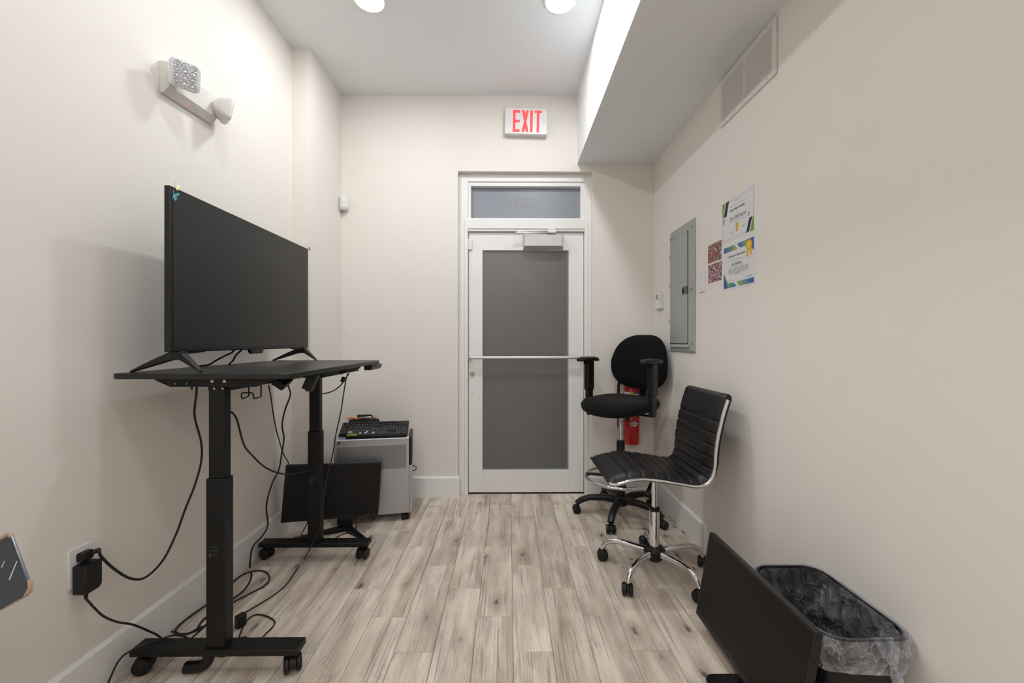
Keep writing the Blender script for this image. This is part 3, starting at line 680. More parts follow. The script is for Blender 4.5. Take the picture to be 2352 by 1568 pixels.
cable('floor_loop', 'cord bundled in flat loops on the floor beside the baseboard', [atZ(*a, Z) for a in ((530, 1352), (480, 1385), (430, 1420), (404, 1445), (412, 1455), (440, 1452), (470, 1438), (500, 1415))], 0.0036)
cable('floor_loop', 'second strand of the cord bundle by the baseboard', [atZ(*a, Z) for a in ((500, 1428), (460, 1440), (425, 1458), (405, 1456), (395, 1450), (360, 1455), (330, 1470))], 0.003)
cable('floor_loop', 'short cord crossing the floor behind the desk foot', [atZ(*a, Z) for a in ((520, 1400), (490, 1418), (462, 1445), (440, 1465))], 0.0036)
cable('floor_loop', 'cord peeking out beneath the desk foot bar', [atZ(*a, Z) for a in ((470, 1490), (495, 1502), (512, 1506), (525, 1500), (545, 1486))], 0.003)
o = MB().box(-0.016, 0.016, -0.045, 0.045, 0, 0.052, T(-1.085, 1.735, 0) @ Rz(-25) @ Matrix.Diagonal((0.9, 0.42, 1, 1))).build('power_brick', M_blackpl, None, 0.006, 3); p = atZ(553, 1450); o.location = (p.x + 1.085 - 0.02, p.y - 1.735 + 0.03, 0)
tag(o, 'black power brick standing on the floor right of the desk column', 'power brick')
cable('monitor_cord', 'short cord dangling from the floor monitor beside the baseboard', [Vector((-1.22, 2.50, 0.17)), atY(706, 1198, 2.50), atY(701, 1210, 2.49), atZ(692, 1228, Z), atZ(690, 1242, Z), atZ(680, 1252, Z)], 0.003)
cable('monitor_cord', 'thin cord curling on the floor behind the floor monitor stand', [Vector((-0.95, 2.62, 0.14)), atY(818, 1195, 2.62), atY(818, 1210, 2.60), atZ(812, 1222, Z), atZ(788, 1226, Z), atZ(768, 1236, Z), atZ(740, 1240, Z)], 0.003)
cable('screen_lead', 'black lead running from the television back to the desk rear edge', [Vector((TXF - 0.03, 1.86, TZB + 0.06)), atX(536, 806, TXF - 0.04), atX(520, 815, TXF - 0.06), atX(495, 828, TXF - 0.10), atX(480, 837, TXF - 0.13), Vector((-1.373, 1.80, DT - 0.01)), Vector((-1.376, 1.80, DT - 0.10))], 0.004)
cable('screen_lead', 'second black lead dropping behind the television', [Vector((TXF - 0.03, 1.93, TZB + 0.06)), atX(553, 805, TXF - 0.035), atX(543, 814, TXF - 0.07), atX(534, 829, TXF - 0.12), Vector((-1.374, 2.03, DT - 0.01)), Vector((-1.378, 2.03, DT - 0.10))], 0.004)

# ================================================================== monitor standing on the floor in front of the tower
def panel_monitor(root, W_, H_, mscreen, bz, bb):
    """front face at local z=0 in the x (right), y (up) plane, origin at the panel centre"""
    f = MB().prism(rrect(W_ / 2, H_ / 2, 0.004, 3), -0.022, 0.0).build('bezel', M_tvblack, root, 0.002)
    BX(-W_ / 2 + bz, W_ / 2 - bz, -H_ / 2 + bb, H_ / 2 - bz, -0.001, 0.0006).build('screen', mscreen, root)
    MB().prism(rrect(W_ * 0.32, H_ * 0.25, 0.02, 4, 0, -H_ * 0.12), -0.036, -0.022).build('back_cover', M_blackpl, root, 0.008, 3)
    return f
a0, a1 = atY(646.6, 1200.7, 2.42), atY(872, 1183, 2.62)
b0, b1 = atY(654, 1068, 2.445), atY(874, 1060.5, 2.645)
cen = (a0 + a1 + b0 + b1) / 4
u = ((a1 - a0) + (b1 - b0)).normalized(); v = ((b0 - a0) + (b1 - a1)).normalized(); v = (v - u * v.dot(u)).normalized(); nrm = u.cross(v)
Mm = basis(cen, u, v, nrm)
mon = thing('computer_monitor', 'black computer monitor standing on the floor in front of the silver computer tower', 'monitor', Mm)
panel_monitor(mon, ((a1 - a0).length + (b1 - b0).length) / 2, ((b0 - a0).length + (b1 - a1).length) / 2, M_screen2, 0.008, 0.016)
BX(0.19, 0.215, -0.160, -0.1575, 0.0, 0.0006).build('maker_mark', M_greyink, mon)
Mi = Mm.inverted()
base = Vector((cen.x + 0.05, cen.y + 0.075, 0))
m = MB(); top = Mm @ Vector((0.02, -0.02, -0.05))
m.loft([[tuple(base + Vector((dx, dy, 0.02))) for dx, dy in ((-0.035, -0.012), (0.035, 0.002), (0.033, 0.022), (-0.037, 0.008))],
        [tuple(top + Vector((dx, dy, 0.0))) for dx, dy in ((-0.03, -0.010), (0.03, 0.002), (0.028, 0.02), (-0.032, 0.008))]])
m.v = [tuple(Mi @ Vector(p)) for p in m.v]; m.build('stand_neck', M_blackpl, mon, 0.003)
for tip in (atZ(838, 1240), atZ(672, 1240)):
    s0 = base; dv = (tip - s0).normalized(); sd = Vector((-dv.y, dv.x, 0))
    m = MB().loft([[tuple(s0 + sd * 0.022 - dv * 0.02), tuple(s0 - sd * 0.022 - dv * 0.02), tuple(s0 - sd * 0.022 - dv * 0.02 + Vector((0, 0, 0.032))), tuple(s0 + sd * 0.022 - dv * 0.02 + Vector((0, 0, 0.032)))],
                   [tuple(tip + sd * 0.013), tuple(tip - sd * 0.013), tuple(tip - sd * 0.013 + Vector((0, 0, 0.010))), tuple(tip + sd * 0.013 + Vector((0, 0, 0.010)))]])
    m.v = [tuple(Mi @ Vector(p)) for p in m.v]; m.build('stand_leg', M_blackpl, mon, 0.003)

# ================================================================== computer tower with keyboards
tl, tr = atZ(767, 1011, 0.555), atZ(940, 1003, 0.555)
u = (tr - tl).normalized(); u.z = 0; u.normalize(); bk = Vector((-u.y, u.x, 0))
WTt, DTt, TH0, TH1 = (tr - tl).length, 0.285, 0.048, 0.555
Mt = basis((tl.x, tl.y, 0), u, bk, (0, 0, 1))
tw = thing('computer_tower', 'silver computer tower on small casters in the room corner', 'computer', Mt)
BX(0.002, WTt - 0.004, 0.006, DTt, TH0, TH1 - 0.002).build('case_body', M_alu, tw, 0.003)
BX(0.0, WTt - 0.002, 0.0, 0.006, TH0 + 0.006, TH1 - 0.034).build('side_panel', M_alu, tw, 0.0015)
MB().loft([[(0, 0.0, TH1 - 0.034), (WTt - 0.002, 0.0, TH1 - 0.034), (WTt - 0.002, 0.01, TH1 - 0.034), (0, 0.01, TH1 - 0.034)],
           [(0, -0.001, TH1 - 0.006), (WTt - 0.002, -0.001, TH1 - 0.006), (WTt - 0.002, 0.012, TH1 - 0.006), (0, 0.012, TH1 - 0.006)],
           [(0.002, 0.006, TH1), (WTt - 0.004, 0.006, TH1), (WTt - 0.004, DTt, TH1), (0.002, DTt, TH1)]]).build('top_cover', M_alu, tw, 0.0015)
BX(0.016, WTt - 0.020, -0.0008, 0.0, TH1 - 0.205, TH1 - 0.048).build('perforated_vent', M_mesh, tw)
fb_ = BX(WTt - 0.002, WTt + 0.018, 0.004, DTt - 0.002, TH0, TH1 - 0.19).build('front_bezel', M_alu, tw, 0.003)
BX(WTt - 0.002, WTt + 0.016, 0.010, DTt - 0.008, TH1 - 0.19, TH1 - 0.002).build('drive_bay', M_blackpl, tw, 0.003)
for i, (x, z, mt) in enumerate(((0.030, TH1 - 0.020, M_dark), (WTt - 0.036, TH1 - 0.020, M_brass), (WTt - 0.040, TH0 + 0.022, M_brass))):
    MB().lathe([(0.007, 0), (0.007, 0.003), (0.003, 0.004)], 14, basis((x, -0.0005, z), (1, 0, 0), (0, 0, 1), (0, -1, 0))).build('thumb_screw', mt, tw)
for x, y in ((0.035, 0.03), (WTt - 0.03, 0.028), (0.035, DTt - 0.03), (WTt - 0.03, DTt - 0.03)):
    caster(tw, x, y, TH0 + 0.001, 0.021, -70, gap=0.012, wid=0.014)
MB().tube(spline([(WTt + 0.014, 0.10, 0.335), (WTt + 0.034, 0.09, 0.332), (WTt + 0.046, 0.088, 0.318), (WTt + 0.036, 0.09, 0.305), (WTt + 0.014, 0.10, 0.30)], 6), 0.0035, 8).build('cable_loop', M_greyink, tw)

def keyboard(name, label, M, W_, D_, H_, mk, specials):
    """x right, y away from the typist, z up; origin at the middle of the front lower edge"""
    k = thing(name, label, 'keyboard', M, 'keyboards on the computer tower')
    MB().loft([[(-W_ / 2, 0.0, 0.0), (W_ / 2, 0.0, 0.0), (W_ / 2, D_, 0.0), (-W_ / 2, D_, 0.0)],
               [(-W_ / 2, 0.0, H_), (W_ / 2, 0.0, H_), (W_ / 2, D_, H_ + 0.006), (-W_ / 2, D_, H_ + 0.006)]]).build('key_tray', M_blackpl, k, 0.003)
    pitch = (W_ - 0.016) / 22.5; ky = (D_ - 0.016) / 6.3
    rows = [[1.25, 1.25, 1.25, 6.25, 1.25, 1.25, 1.25, 1.25], [2.25] + [1] * 10 + [2.75], [1.75] + [1] * 11 + [2.25], [1.5] + [1] * 12 + [1.5], [1] * 13 + [2], [1, None, 1, 1, 1, 1, 0.5, 1, 1, 1, 1, 0.5, 1, 1, 1, 1]]
    km = MB(); n = 0
    def key(x, y, w_, d_=1.0):
        zz = H_ + 0.006 * (y + ky / 2) / D_ - 0.001
        x0, x1, y0, y1 = x + 0.0006, x + w_ * pitch - 0.0006, y + 0.0006, y + d_ * ky - 0.0006
        vs = [(x0, y0, zz), (x1, y0, zz), (x1, y1, zz), (x0, y1, zz)]; tt = [(x0 + 0.002, y0 + 0.0015, zz + 0.009), (x1 - 0.002, y0 + 0.0015, zz + 0.009), (x1 - 0.002, y1 - 0.003, zz + 0.0095), (x0 + 0.002, y1 - 0.003, zz + 0.0095)]
        return [vs, tt]
    for ri, row in enumerate(rows):
        y = 0.008 + ri * ky + (0.3 * ky if ri == 5 else 0); x = -W_ / 2 + 0.008; cnt = 0
        for w_ in row:
            if w_ is None: x += pitch; continue
            if w_ == 0.5: x += 0.5 * pitch; continue
            sp = specials.get((ri, cnt)); rg = key(x, y, w_)
            if sp: MB().loft(rg).build('keycap', sp, k)
            else: km.loft(rg)
            x += w_ * pitch; cnt += 1
        for off in (15.25, 16.25, 17.25):
            if ri == 2 or (ri == 1 and off != 16.25): continue
            km.loft(key(-W_ / 2 + 0.008 + off * pitch, y, 1))
        if ri < 5:
            for off in (18.5, 19.5, 20.5, 21.5):
                if ri == 0 and off == 18.5: km.loft(key(-W_ / 2 + 0.008 + off * pitch, y, 2)); continue
                if ri == 0 and off == 19.5: continue
                km.loft(key(-W_ / 2 + 0.008 + off * pitch, y, 1))
    o = km.build('keycaps', mk, k); o['kind'] = 'stuff'
    return k
# back keyboard, propped up behind; front keyboard lies on its lower rows
def on_top(fx, dy, dz): return Mt @ Vector((fx, dy, TH1 + dz))
keyboard('computer_keyboard', 'full-size black keyboard propped up on the computer tower', Mt @ T(0.235, 0.070, TH1 + 0.001) @ Rz(-1.5) @ Rx(20), 0.445, 0.150, 0.016, M_keydark, {})
keyboard('computer_keyboard', 'charcoal keyboard with three lime green keycaps on the computer tower', Mt @ T(0.262, 0.006, TH1 + 0.001) @ Rz(-1.0) @ Rx(21), 0.385, 0.098, 0.018, M_keygrey,
         {(0, 0): M_lime, (0, 1): M_lime, (0, 2): M_lime, (2, 0): M_keywhite, (1, 3): M_keywhite, (1, 5): M_keywhite, (2, 6): M_keywhite, (1, 8): M_keywhite})
# black pouch with orange trim behind the keyboards
t = thing('tool_pouch', 'black pouch with orange trim and silver band behind the keyboards', 'pouch', Mt @ T(0.15, 0.248, TH1) @ Rz(-2))
MB().loft([[(x, y, 0.0) for x, y in rrect(0.115, 0.030, 0.028, 5)], [(x, y, 0.055) for x, y in rrect(0.112, 0.030, 0.028, 5)], [(x, y, 0.082) for x, y in rrect(0.100, 0.024, 0.022, 5)], [(x, y, 0.090) for x, y in rrect(0.07, 0.014, 0.012, 5)]]).build('body', M_blackpl, t)
m = MB(); m.tube(spline([(-0.11, -0.006, 0.088), (-0.085, -0.012, 0.097), (-0.05, -0.014, 0.092), (-0.02, -0.012, 0.096)], 5), 0.0055, 8); m.build('orange_strap', M_orange, t)
m = MB(); m.tube(spline([(-0.045, -0.014, 0.088), (-0.035, -0.022, 0.078), (-0.01, -0.02, 0.074)], 4), 0.003, 6); m.build('orange_trim', M_orange, t); m = MB(); m.tube(spline([(0.055, -0.018, 0.088), (0.075, -0.014, 0.097), (0.085, -0.008, 0.096)], 4), 0.004, 6); m.build('orange_trim', M_orange, t)
BX(-0.045, 0.060, -0.012, 0.016, 0.088, 0.108).build('upper_pocket', M_blackpl, t, 0.004)
BX(-0.036, 0.055, -0.016, -0.011, 0.091, 0.104).build('silver_band', M_steel, t, 0.002)
BX(-0.046, 0.052, -0.014, 0.012, 0.109, 0.116).build('flap', M_blackpl, t, 0.002)

# ================================================================== upholstered cushions
def cushion(outline, prof, warp, n=48):
    """prof: (scale, z) from the centre of the top over the rim to the centre of the underside"""
    rings = []
    for s, z in prof:
        rings.append([tuple(warp(Vector((s * outline(2 * PI * k / n)[0], s * outline(2 * PI * k / n)[1], z)))) for k in range(n)])
    return MB().loft(rings)
def sup(a, b, e):
    return lambda t: (a * math.copysign(abs(math.cos(t)) ** (2 / e), math.cos(t)), b * math.copysign(abs(math.sin(t)) ** (2 / e), math.sin(t)))
# ------------------------------------------------------------------ black drafting chair with arms
ch = thing('drafting_chair', 'tall black fabric drafting chair with armrests beside the door', 'chair', T(0.768, 2.812, 0) @ Rz(-44))
def seatw(p):
    f = -p.y / 0.23                                     # towards the front edge
    z = p.z - 0.030 * max(0, f) ** 3 + 0.022 * max(0, -f) ** 2 + 0.012 * (p.x / 0.24) ** 2
    return Vector((p.x, p.y, z))
SZ = 0.735
prof = [(0.02, 0.062), (0.35, 0.061), (0.65, 0.061), (0.85, 0.056), (0.95, 0.045), (1.0, 0.025), (0.985, 0.006), (0.92, -0.010), (0.75, -0.020), (0.4, -0.022), (0.02, -0.022)]
c = cushion(sup(0.245, 0.235, 2.8), prof, seatw); c.v = [(x, y - 0.01, z + SZ) for x, y, z in c.v]; c.build('seat', M_fabric, ch, smooth=60)
# backrest: built in x (width), y (height), then stood up behind the seat
def bo(t):
    x, y = sup(0.214, 0.195, 2.9)(t); return (x * (1 - 0.17 * (y / 0.195) * (1 if y > 0 else 0.15)), y)
bprof = [(0.02, 0.040), (0.4, 0.040), (0.7, 0.038), (0.88, 0.032), (0.97, 0.020), (1.0, 0.004), (0.97, -0.012), (0.85, -0.022), (0.5, -0.026), (0.02, -0.026)]
c = cushion(bo, bprof, lambda p: Vector((p.x, p.y, p.z + 0.05 * (p.x / 0.21) ** 2 + 0.012 * math.cos(p.y / 0.19 * 2.2))))
Mb = T(0.040, 0.245, 1.045) @ basis((0, 0, 0), (1, 0, 0), (0, 0.10, 0.995), (0, -0.995, 0.10))
c.v = [tuple(Mb @ Vector(p)) for p in c.v]; c.build('backrest', M_fabric, ch, smooth=60)
m = MB(); m.box(-0.028, 0.028, 0.02, 0.16, SZ - 0.048, SZ - 0.026)
pth = spline([(0, 0.14, SZ - 0.036), (0.01, 0.24, SZ - 0.032), (0.02, 0.285, SZ + 0.02), (0.025, 0.282, SZ + 0.12), (0.03, 0.272, SZ + 0.24)], 6)
m.loft([[(p.x - 0.027, p.y - 0.004, p.z - 0.004), (p.x + 0.027, p.y - 0.004, p.z - 0.004), (p.x + 0.027, p.y + 0.005, p.z + 0.005), (p.x - 0.027, p.y + 0.005, p.z + 0.005)] for p in pth])
m.build('back_bracket', M_blackpl, ch, 0.001)
m = MB(); m.box(-0.08, 0.08, -0.10, 0.10, SZ - 0.045, SZ - 0.022); m.build('mechanism', M_blackpl, ch, 0.004)
m = MB(); m.tube([(-0.06, -0.05, SZ - 0.038), (-0.15, -0.09, SZ - 0.043), (-0.20, -0.105, SZ - 0.050)], [0.006, 0.006, 0.011], 10); m.build('lever', M_blackpl, ch)
m = MB(); m.tube([(0.05, -0.04, SZ - 0.04), (0.09, -0.085, SZ - 0.050), (0.11, -0.105, SZ - 0.052)], [0.006, 0.009, 0.013], 10); m.build('lever', M_blackpl, ch)
for s in (-1, 1):
    ax = s * (0.252 if s < 0 else 0.246); ay = 0.0 if s < 0 else -0.040
    arm = BX(ax - 0.015, ax + 0.015, ay - 0.030, ay + 0.030, SZ - 0.022, SZ + 0.130).build('arm_post', M_blackpl, ch, 0.005)
    BX(ax - 0.020, ax + 0.020, ay - 0.038, ay + 0.038, SZ + 0.105, SZ + 0.315).build('arm_sleeve', M_blackpl, arm, 0.006)
    MB().lathe([(0.011, 0), (0.011, 0.006), (0.006, 0.008)], 14, basis((ax - s * 0.02, ay - 0.005, SZ + 0.20), (0, 1, 0), (0, 0, 1), (-s, 0, 0))).build('arm_knob', M_blackpl, arm)
    BX(min(s * 0.06, ax + s * 0.015), max(s * 0.06, ax + s * 0.015), ay - 0.022, ay + 0.022, SZ - 0.026, SZ - 0.019).build('arm_bracket', M_blackpl, arm, 0.002)
    MB().tube([(ax, ay - 0.035, SZ + 0.295), (ax, ay - 0.052, SZ + 0.300), (ax, ay - 0.058, SZ + 0.308)], 0.010, 10).build('height_button', M_blackpl, arm)
    pp = [(0.02, 0.024), (0.6, 0.024), (0.88, 0.020), (1.0, 0.008), (0.96, -0.004), (0.7, -0.008), (0.02, -0.008)]
    c = cushion(sup(0.043, 0.125, 2.6), pp, lambda p: Vector((p.x, p.y, p.z - 0.9 * max(0, p.y - 0.02) ** 2 - 0.4 * max(0, -p.y - 0.03) ** 2)))
    c.v = [(x + ax, y + ay - 0.012, z + SZ + 0.322) for x, y, z in c.v]; c.build('arm_pad', M_blackpl, ch, smooth=60)
MB().cyl((0, 0, 0.50), (0, 0, SZ - 0.02), 0.0145, n=20).build('gas_rod', M_chrome, ch)
BX(-0.024, -0.016, -0.004, 0.004, 0.60, SZ - 0.03).build('rod_guard', M_blackpl, ch)
MB().lathe([(0.030, 0.09), (0.030, 0.30), (0.027, 0.50), (0.025, 0.515), (0.016, 0.517)], 24).build('gas_sleeve', M_blackpl, ch)
ring = [(0.235 * math.cos(2 * PI * k / 48), 0.235 * math.sin(2 * PI * k / 48), 0.262) for k in range(48)]
fr_ = MB().tube(ring, 0.0105, 12, closed=True).build('foot_ring', M_chrome, ch)
for a in (35, 125, 215, 305):
    MB().tube([(0.028 * math.cos(R(a)), 0.028 * math.sin(R(a)), 0.268), (0.20 * math.cos(R(a)), 0.20 * math.sin(R(a)), 0.275), (0.236 * math.cos(R(a)), 0.236 * math.sin(R(a)), 0.270)], [0.012, 0.010, 0.012], 8).build('ring_spoke', M_blackpl, fr_)
MB().lathe([(0.038, 0.245), (0.040, 0.255), (0.040, 0.285), (0.034, 0.295)], 20).build('ring_hub', M_blackpl, fr_)
MB().lathe([(0.045, 0.075), (0.055, 0.085), (0.055, 0.125), (0.040, 0.140)], 24).build('base_hub', M_blackpl, ch, 0.004)
for k in range(5):
    a = R(-117 + 44 + 72 * k); ca, sa = math.cos(a), math.sin(a)
    path = [(0.03, 0.110), (0.12, 0.118), (0.21, 0.112), (0.265, 0.092), (0.298, 0.068)]
    rings = []
    for i, (r_, z_) in enumerate(path):
        hw = (0.026, 0.024, 0.022, 0.021, 0.020)[i]; hh = (0.024, 0.020, 0.018, 0.018, 0.014)[i]
        tz = (0, 0, 0.25, 0.6, 0.8)[i]
        rg = []
        for (cx_, cz_) in rrect(hw, hh, min(hw, hh) * 0.7, 3):
            rr_ = r_ + tz * cz_; zz = z_ + cz_ * (1 - tz * 0.3)
            rg.append((rr_ * ca - cx_ * sa, rr_ * sa + cx_ * ca, zz))
        rings.append(rg)
    MB().loft(rings).build('leg', M_blackpl, ch, smooth=50)
    caster(ch, 0.292 * ca, 0.292 * sa, 0.062, 0.027, (-117 + 44 + 72 * k) + (20, 75, 190, -40, 10)[k], gap=0.016, wid=0.019)

# ------------------------------------------------------------------ ribbed leatherette chair with chrome rails
c2 = thing('task_chair', 'armless black ribbed leatherette chair on a chrome five-star base', 'chair', T(0.752, 2.115, 0))
OX, OY = 0.752, 2.115
pix = [(1397, 1110), (1412, 1113), (1428, 1110), (1450, 1104), (1480, 1102), (1520, 1106), (1560, 1112), (1590, 1117), (1610, 1117), (1626, 1110), (1637, 1094), (1642, 1070), (1644, 1040), (1650, 1000), (1662, 950), (1676, 906)]
pr = [Vector((atY(a, b, 1.905).x - OX, 0, atY(a, b, 1.905).z)) for a, b in pix]
cv = spline(pr, 14)
sl = [0.0]
for i in range(1, len(cv)): sl.append(sl[-1] + (cv[i] - cv[i - 1]).length)
tot = sl[-1]
def at(s):
    for i in range(1, len(cv)):
        if sl[i] >= s or i == len(cv) - 1:
            t = (s - sl[i - 1]) / max(1e-9, sl[i] - sl[i - 1]); p = cv[i - 1].lerp(cv[i], t); d_ = (cv[min(i + 1, len(cv) - 1)] - cv[max(i - 2, 0)]).normalized()
            return p, Vector((-d_.z, 0, d_.x))          # surface normal towards the sitter
HW = 0.205
cuts = [0.0, 0.118, 0.185, 0.250, 0.313, 0.374, 0.432, 0.488, 0.545, 0.605, 0.665, 0.725, 0.785, 0.845, 1.0]
cuts = [x * tot for x in cuts]
front = []; back = []
for i in range(len(cuts) - 1):
    NJ = 28 if i in (0, len(cuts) - 2) else 14
    for j in range(NJ + 1):
        if i > 0 and j == 0: continue
        tt = j / NJ; s = cuts[i] + (cuts[i + 1] - cuts[i]) * tt
        pil = (1 - abs(2 * tt - 1) ** 7)
        if i == 0: pil = 1 - max(0, 2 * tt - 1) ** 7
        if i == len(cuts) - 2: pil = 1 - max(0, 1 - 2 * tt) ** 7
        end = min(1.0, s / 0.03, (tot - s) / 0.025); end = math.sqrt(max(0, 1 - (1 - max(0, end)) ** 2))
        p, nn = at(s)
        rf, rb = [], []
        for q in range(17):
            vv = -1 + 2 * q / 16; e = math.sqrt(max(0, 1 - max(0, (abs(vv) - 0.90) / 0.10) ** 2))
            hgt = (0.010 + 0.016 * e * end + 0.0062 * pil * e * end) 
            rf.append(tuple(p + nn * (hgt * (0.35 + 0.65 * end)) + Vector((0, vv * HW, 0))))
            rb.append(tuple(p - nn * ((0.009 + 0.011 * min(1, max(0, (s / tot - 0.52) / 0.12))) * (0.15 + 0.85 * end)) + Vector((0, vv * HW, 0))))
        front.append(rf); back.append(rb)
rings = [f + list(reversed(b)) for f, b in zip(front, back)]
MB().loft(rings).build('seat_shell', M_leather, c2, smooth=50)
for s in (-1, 1):
    m = MB(); rail = [p + Vector((0, s * (HW + 0.004), 0)) for p in cv[1:-5]]
    m.tube(rail, 0.0085, 12); m.build('chrome_rail', M_chrome, c2)
m = MB(); m.box(-0.10, 0.10, -0.09, 0.09, 0.508, 0.526); m.box(-0.05, 0.05, -0.05, 0.05, 0.490, 0.510); m.build('mechanism', M_blackpl, c2, 0.004)
MB().tube([(-0.03, -0.04, 0.50), (-0.065, -0.13, 0.498), (-0.085, -0.16, 0.478), (-0.092, -0.165, 0.462)], [0.005, 0.006, 0.011, 0.012], 10).build('lever', M_blackpl, c2)
MB().cyl((0, 0, 0.32), (0, 0, 0.50), 0.014, n=24).build('gas_rod', M_chrome, c2)
m = MB()
for z in (0.365, 0.44): m.cyl((0, 0, z), (0, 0, z + 0.0015), 0.0143, n=24)
m.build('rod_ring', M_steel, c2)
MB().lathe([(0.0255, 0.12), (0.0255, 0.318), (0.0245, 0.320)], 32).build('chrome_sleeve', M_chrome, c2)
MB().lathe([(0.024, 0.318), (0.0265, 0.320), (0.0265, 0.336), (0.015, 0.338)], 28).build('sleeve_cap', M_blackpl, c2)
MB().lathe([(0.034, 0.068), (0.048, 0.085), (0.054, 0.100), (0.054, 0.122), (0.040, 0.138), (0.026, 0.140)], 28).build('base_hub', M_blackpl, c2)
for k in range(5):
    deg = 9 + 72 * k; a = R(deg); ca, sa = math.cos(a), math.sin(a)
    path = spline([(0.045, 0.112), (0.13, 0.124), (0.200, 0.124), (0.245, 0.108), (0.268, 0.078), (0.276, 0.055)] if False else [(0.045, 0, 0.110), (0.12, 0, 0.118), (0.190, 0, 0.121), (0.237, 0, 0.108), (0.262, 0, 0.084), (0.274, 0, 0.056)], 5)
    rr_ = [0.0175 - 0.006 * i / (len(path) - 1) for i in range(len(path))]
    MB().tube([(p.x * ca, p.x * sa, p.z) for p in path], rr_, 14).build('leg', M_chrome, c2)
    caster(c2, 0.276 * ca, 0.276 * sa, 0.064, 0.0285, deg + (60, 20, 200, 215, 190)[k], gap=0.009, wid=0.019)

# ================================================================== monitor standing beside the bin
A, B_ = atY(1600, 1410, 1.69), atY(1628, 1219, 1.705)
H_ = (B_ - A).length; v = Vector((B_.x - A.x, 0, B_.z - A.z)).normalized(); u = Vector((0, -1, 0)); nrm = u.cross(v)
W_ = 0.59
cen = (A + B_) / 2; cen.y = 1.698 - W_ / 2
Mm = basis(cen, u, v, nrm); Mi = Mm.inverted()
m2 = thing('computer_monitor', 'black computer monitor leaning back on the floor before the waste bin', 'monitor', Mm)
panel_monitor(m2, W_, H_, M_screen2, 0.010, 0.022)
lg = MB().lathe([(0.0048, 0.0), (0.0048, 0.0005)], 16, T(-0.030, -H_ / 2 + 0.010, 0.0)).build('logo_disc', M_greyink, m2)
text('maker_logo', 'LG', 0.012, M_greyink, m2, T(-0.013, -H_ / 2 + 0.010, 0.0004), ext=0.0002)
bx_ = cen.x - 0.03
m = MB(); m.prism([(bx_ + x, cen.y + y) for x, y in rrect(0.085, 0.055, 0.035, 6)], 0.0, 0.010); m.v = [tuple(Mi @ Vector(p)) for p in m.v]; m.build('stand_base', M_blackpl, m2, 0.003)
tp_ = Mm @ Vector((0, -0.03, -0.045))
m = MB().loft([[(bx_ + 0.03, cen.y - 0.03, 0.008), (bx_ + 0.055, cen.y - 0.03, 0.008), (bx_ + 0.055, cen.y + 0.03, 0.008), (bx_ + 0.03, cen.y + 0.03, 0.008)],
               [(tp_.x - 0.004, cen.y - 0.026, tp_.z), (tp_.x + 0.018, cen.y - 0.026, tp_.z), (tp_.x + 0.018, cen.y + 0.026, tp_.z), (tp_.x - 0.004, cen.y + 0.026, tp_.z)]])
m.v = [tuple(Mi @ Vector(p)) for p in m.v]; m.build('stand_neck', M_blackpl, m2, 0.003)

# ================================================================== waste bin and liner
random.seed(4)
bcx, bcy, bz = 0.984, 1.288, 0.385
bin_ = thing('waste_bin', 'black rectangular waste bin against the right wall', 'bin', T(bcx, bcy, 0))
def ringat(hx, hy, r, z, wob=0.0, n=10): return [(x, y, z) for x, y in rrect(hx, hy, r, n)]
MB().loft([ringat(0.085, 0.145, 0.045, 0.0), ringat(0.117, 0.180, 0.06, bz - 0.015), ringat(0.122, 0.186, 0.062, bz - 0.012), ringat(0.122, 0.186, 0.062, bz), ringat(0.116, 0.180, 0.058, bz), ringat(0.110, 0.173, 0.056, bz - 0.03), ringat(0.081, 0.141, 0.042, 0.006)]).build('bin_body', M_blackpl, bin_, 0)
ln = thing('bin_liner', 'clear crinkled plastic liner folded over the bin rim and knotted', 'bin liner', T(bcx, bcy, 0))
from mathutils import noise
def nz3(p, s, seed=0): return noise.noise(Vector(p) * s + Vector((seed * 7.1, seed * 3.3, seed * 1.7)))
N = 172
def ridge(p, f, seed): return 1 - 2 * abs(nz3(p, f, seed))          # sharp creases
def liner(fn, n, fold, seed):
    rings = []
    for q in range(n + 1):
        ins, z, amp = fn(q / n)
        pts = rrect(0.1245 - ins, 0.1885 - ins, max(0.02, 0.062 - ins * 0.5), (N - 4) // 4)
        rg = []
        for i, (x, y) in enumerate(pts):
            nrm_ = Vector((x / 0.12 ** 2, y / 0.19 ** 2, 0)).normalized()
            p = Vector((x, y, z)) + 0.02 * Vector((nz3((x, y, z), 14, seed + 5), nz3((x, y, z), 14, seed + 6), nz3((x, y, z), 14, seed + 7)))
            k_ = 0.55 * ridge(p, 17, seed) + 0.30 * ridge(p, 37, seed + 1) + 0.15 * ridge(p, 75, seed + 2)
            dsp = amp * (0.25 + 0.75 * k_) if fold else -amp * (0.6 + 0.9 * k_)
            dsp = max(dsp, 0.0) if fold else min(dsp, 0.0)
            dz = 0.5 * amp * nz3((x, y, z), 20, seed + 3) + (0.014 * nz3((x, y, 0), 16, seed + 9) * max(0, (bz - z) / 0.095) if fold else 0)
            wx = max(min(x + nrm_.x * dsp, XR - bcx - 0.002), -0.130)
            rg.append((wx, y + nrm_.y * dsp, z + dz))
        rings.append(rg)
    return rings
inner = liner(lambda t: (0.004 + 0.040 * t, bz + 0.003 - (bz - 0.03) * t, 0.002 + 0.034 * min(1, t * 4) * (1 - 0.5 * t)), 34, False, 3)
outer = liner(lambda t: (-0.001 - 0.004 * math.sin(PI * t), bz + 0.005 - 0.098 * t, 0.001 + 0.013 * math.sin(PI * min(1, t * 1.1)) + 0.003 * t), 18, True, 8)
MB().loft(list(reversed(inner)) + outer[:2], cap=False).build('liner_inside', M_bag2, ln, smooth=38)
MB().loft(outer[1:], cap=False).build('liner_fold', M_bag, ln, smooth=38)
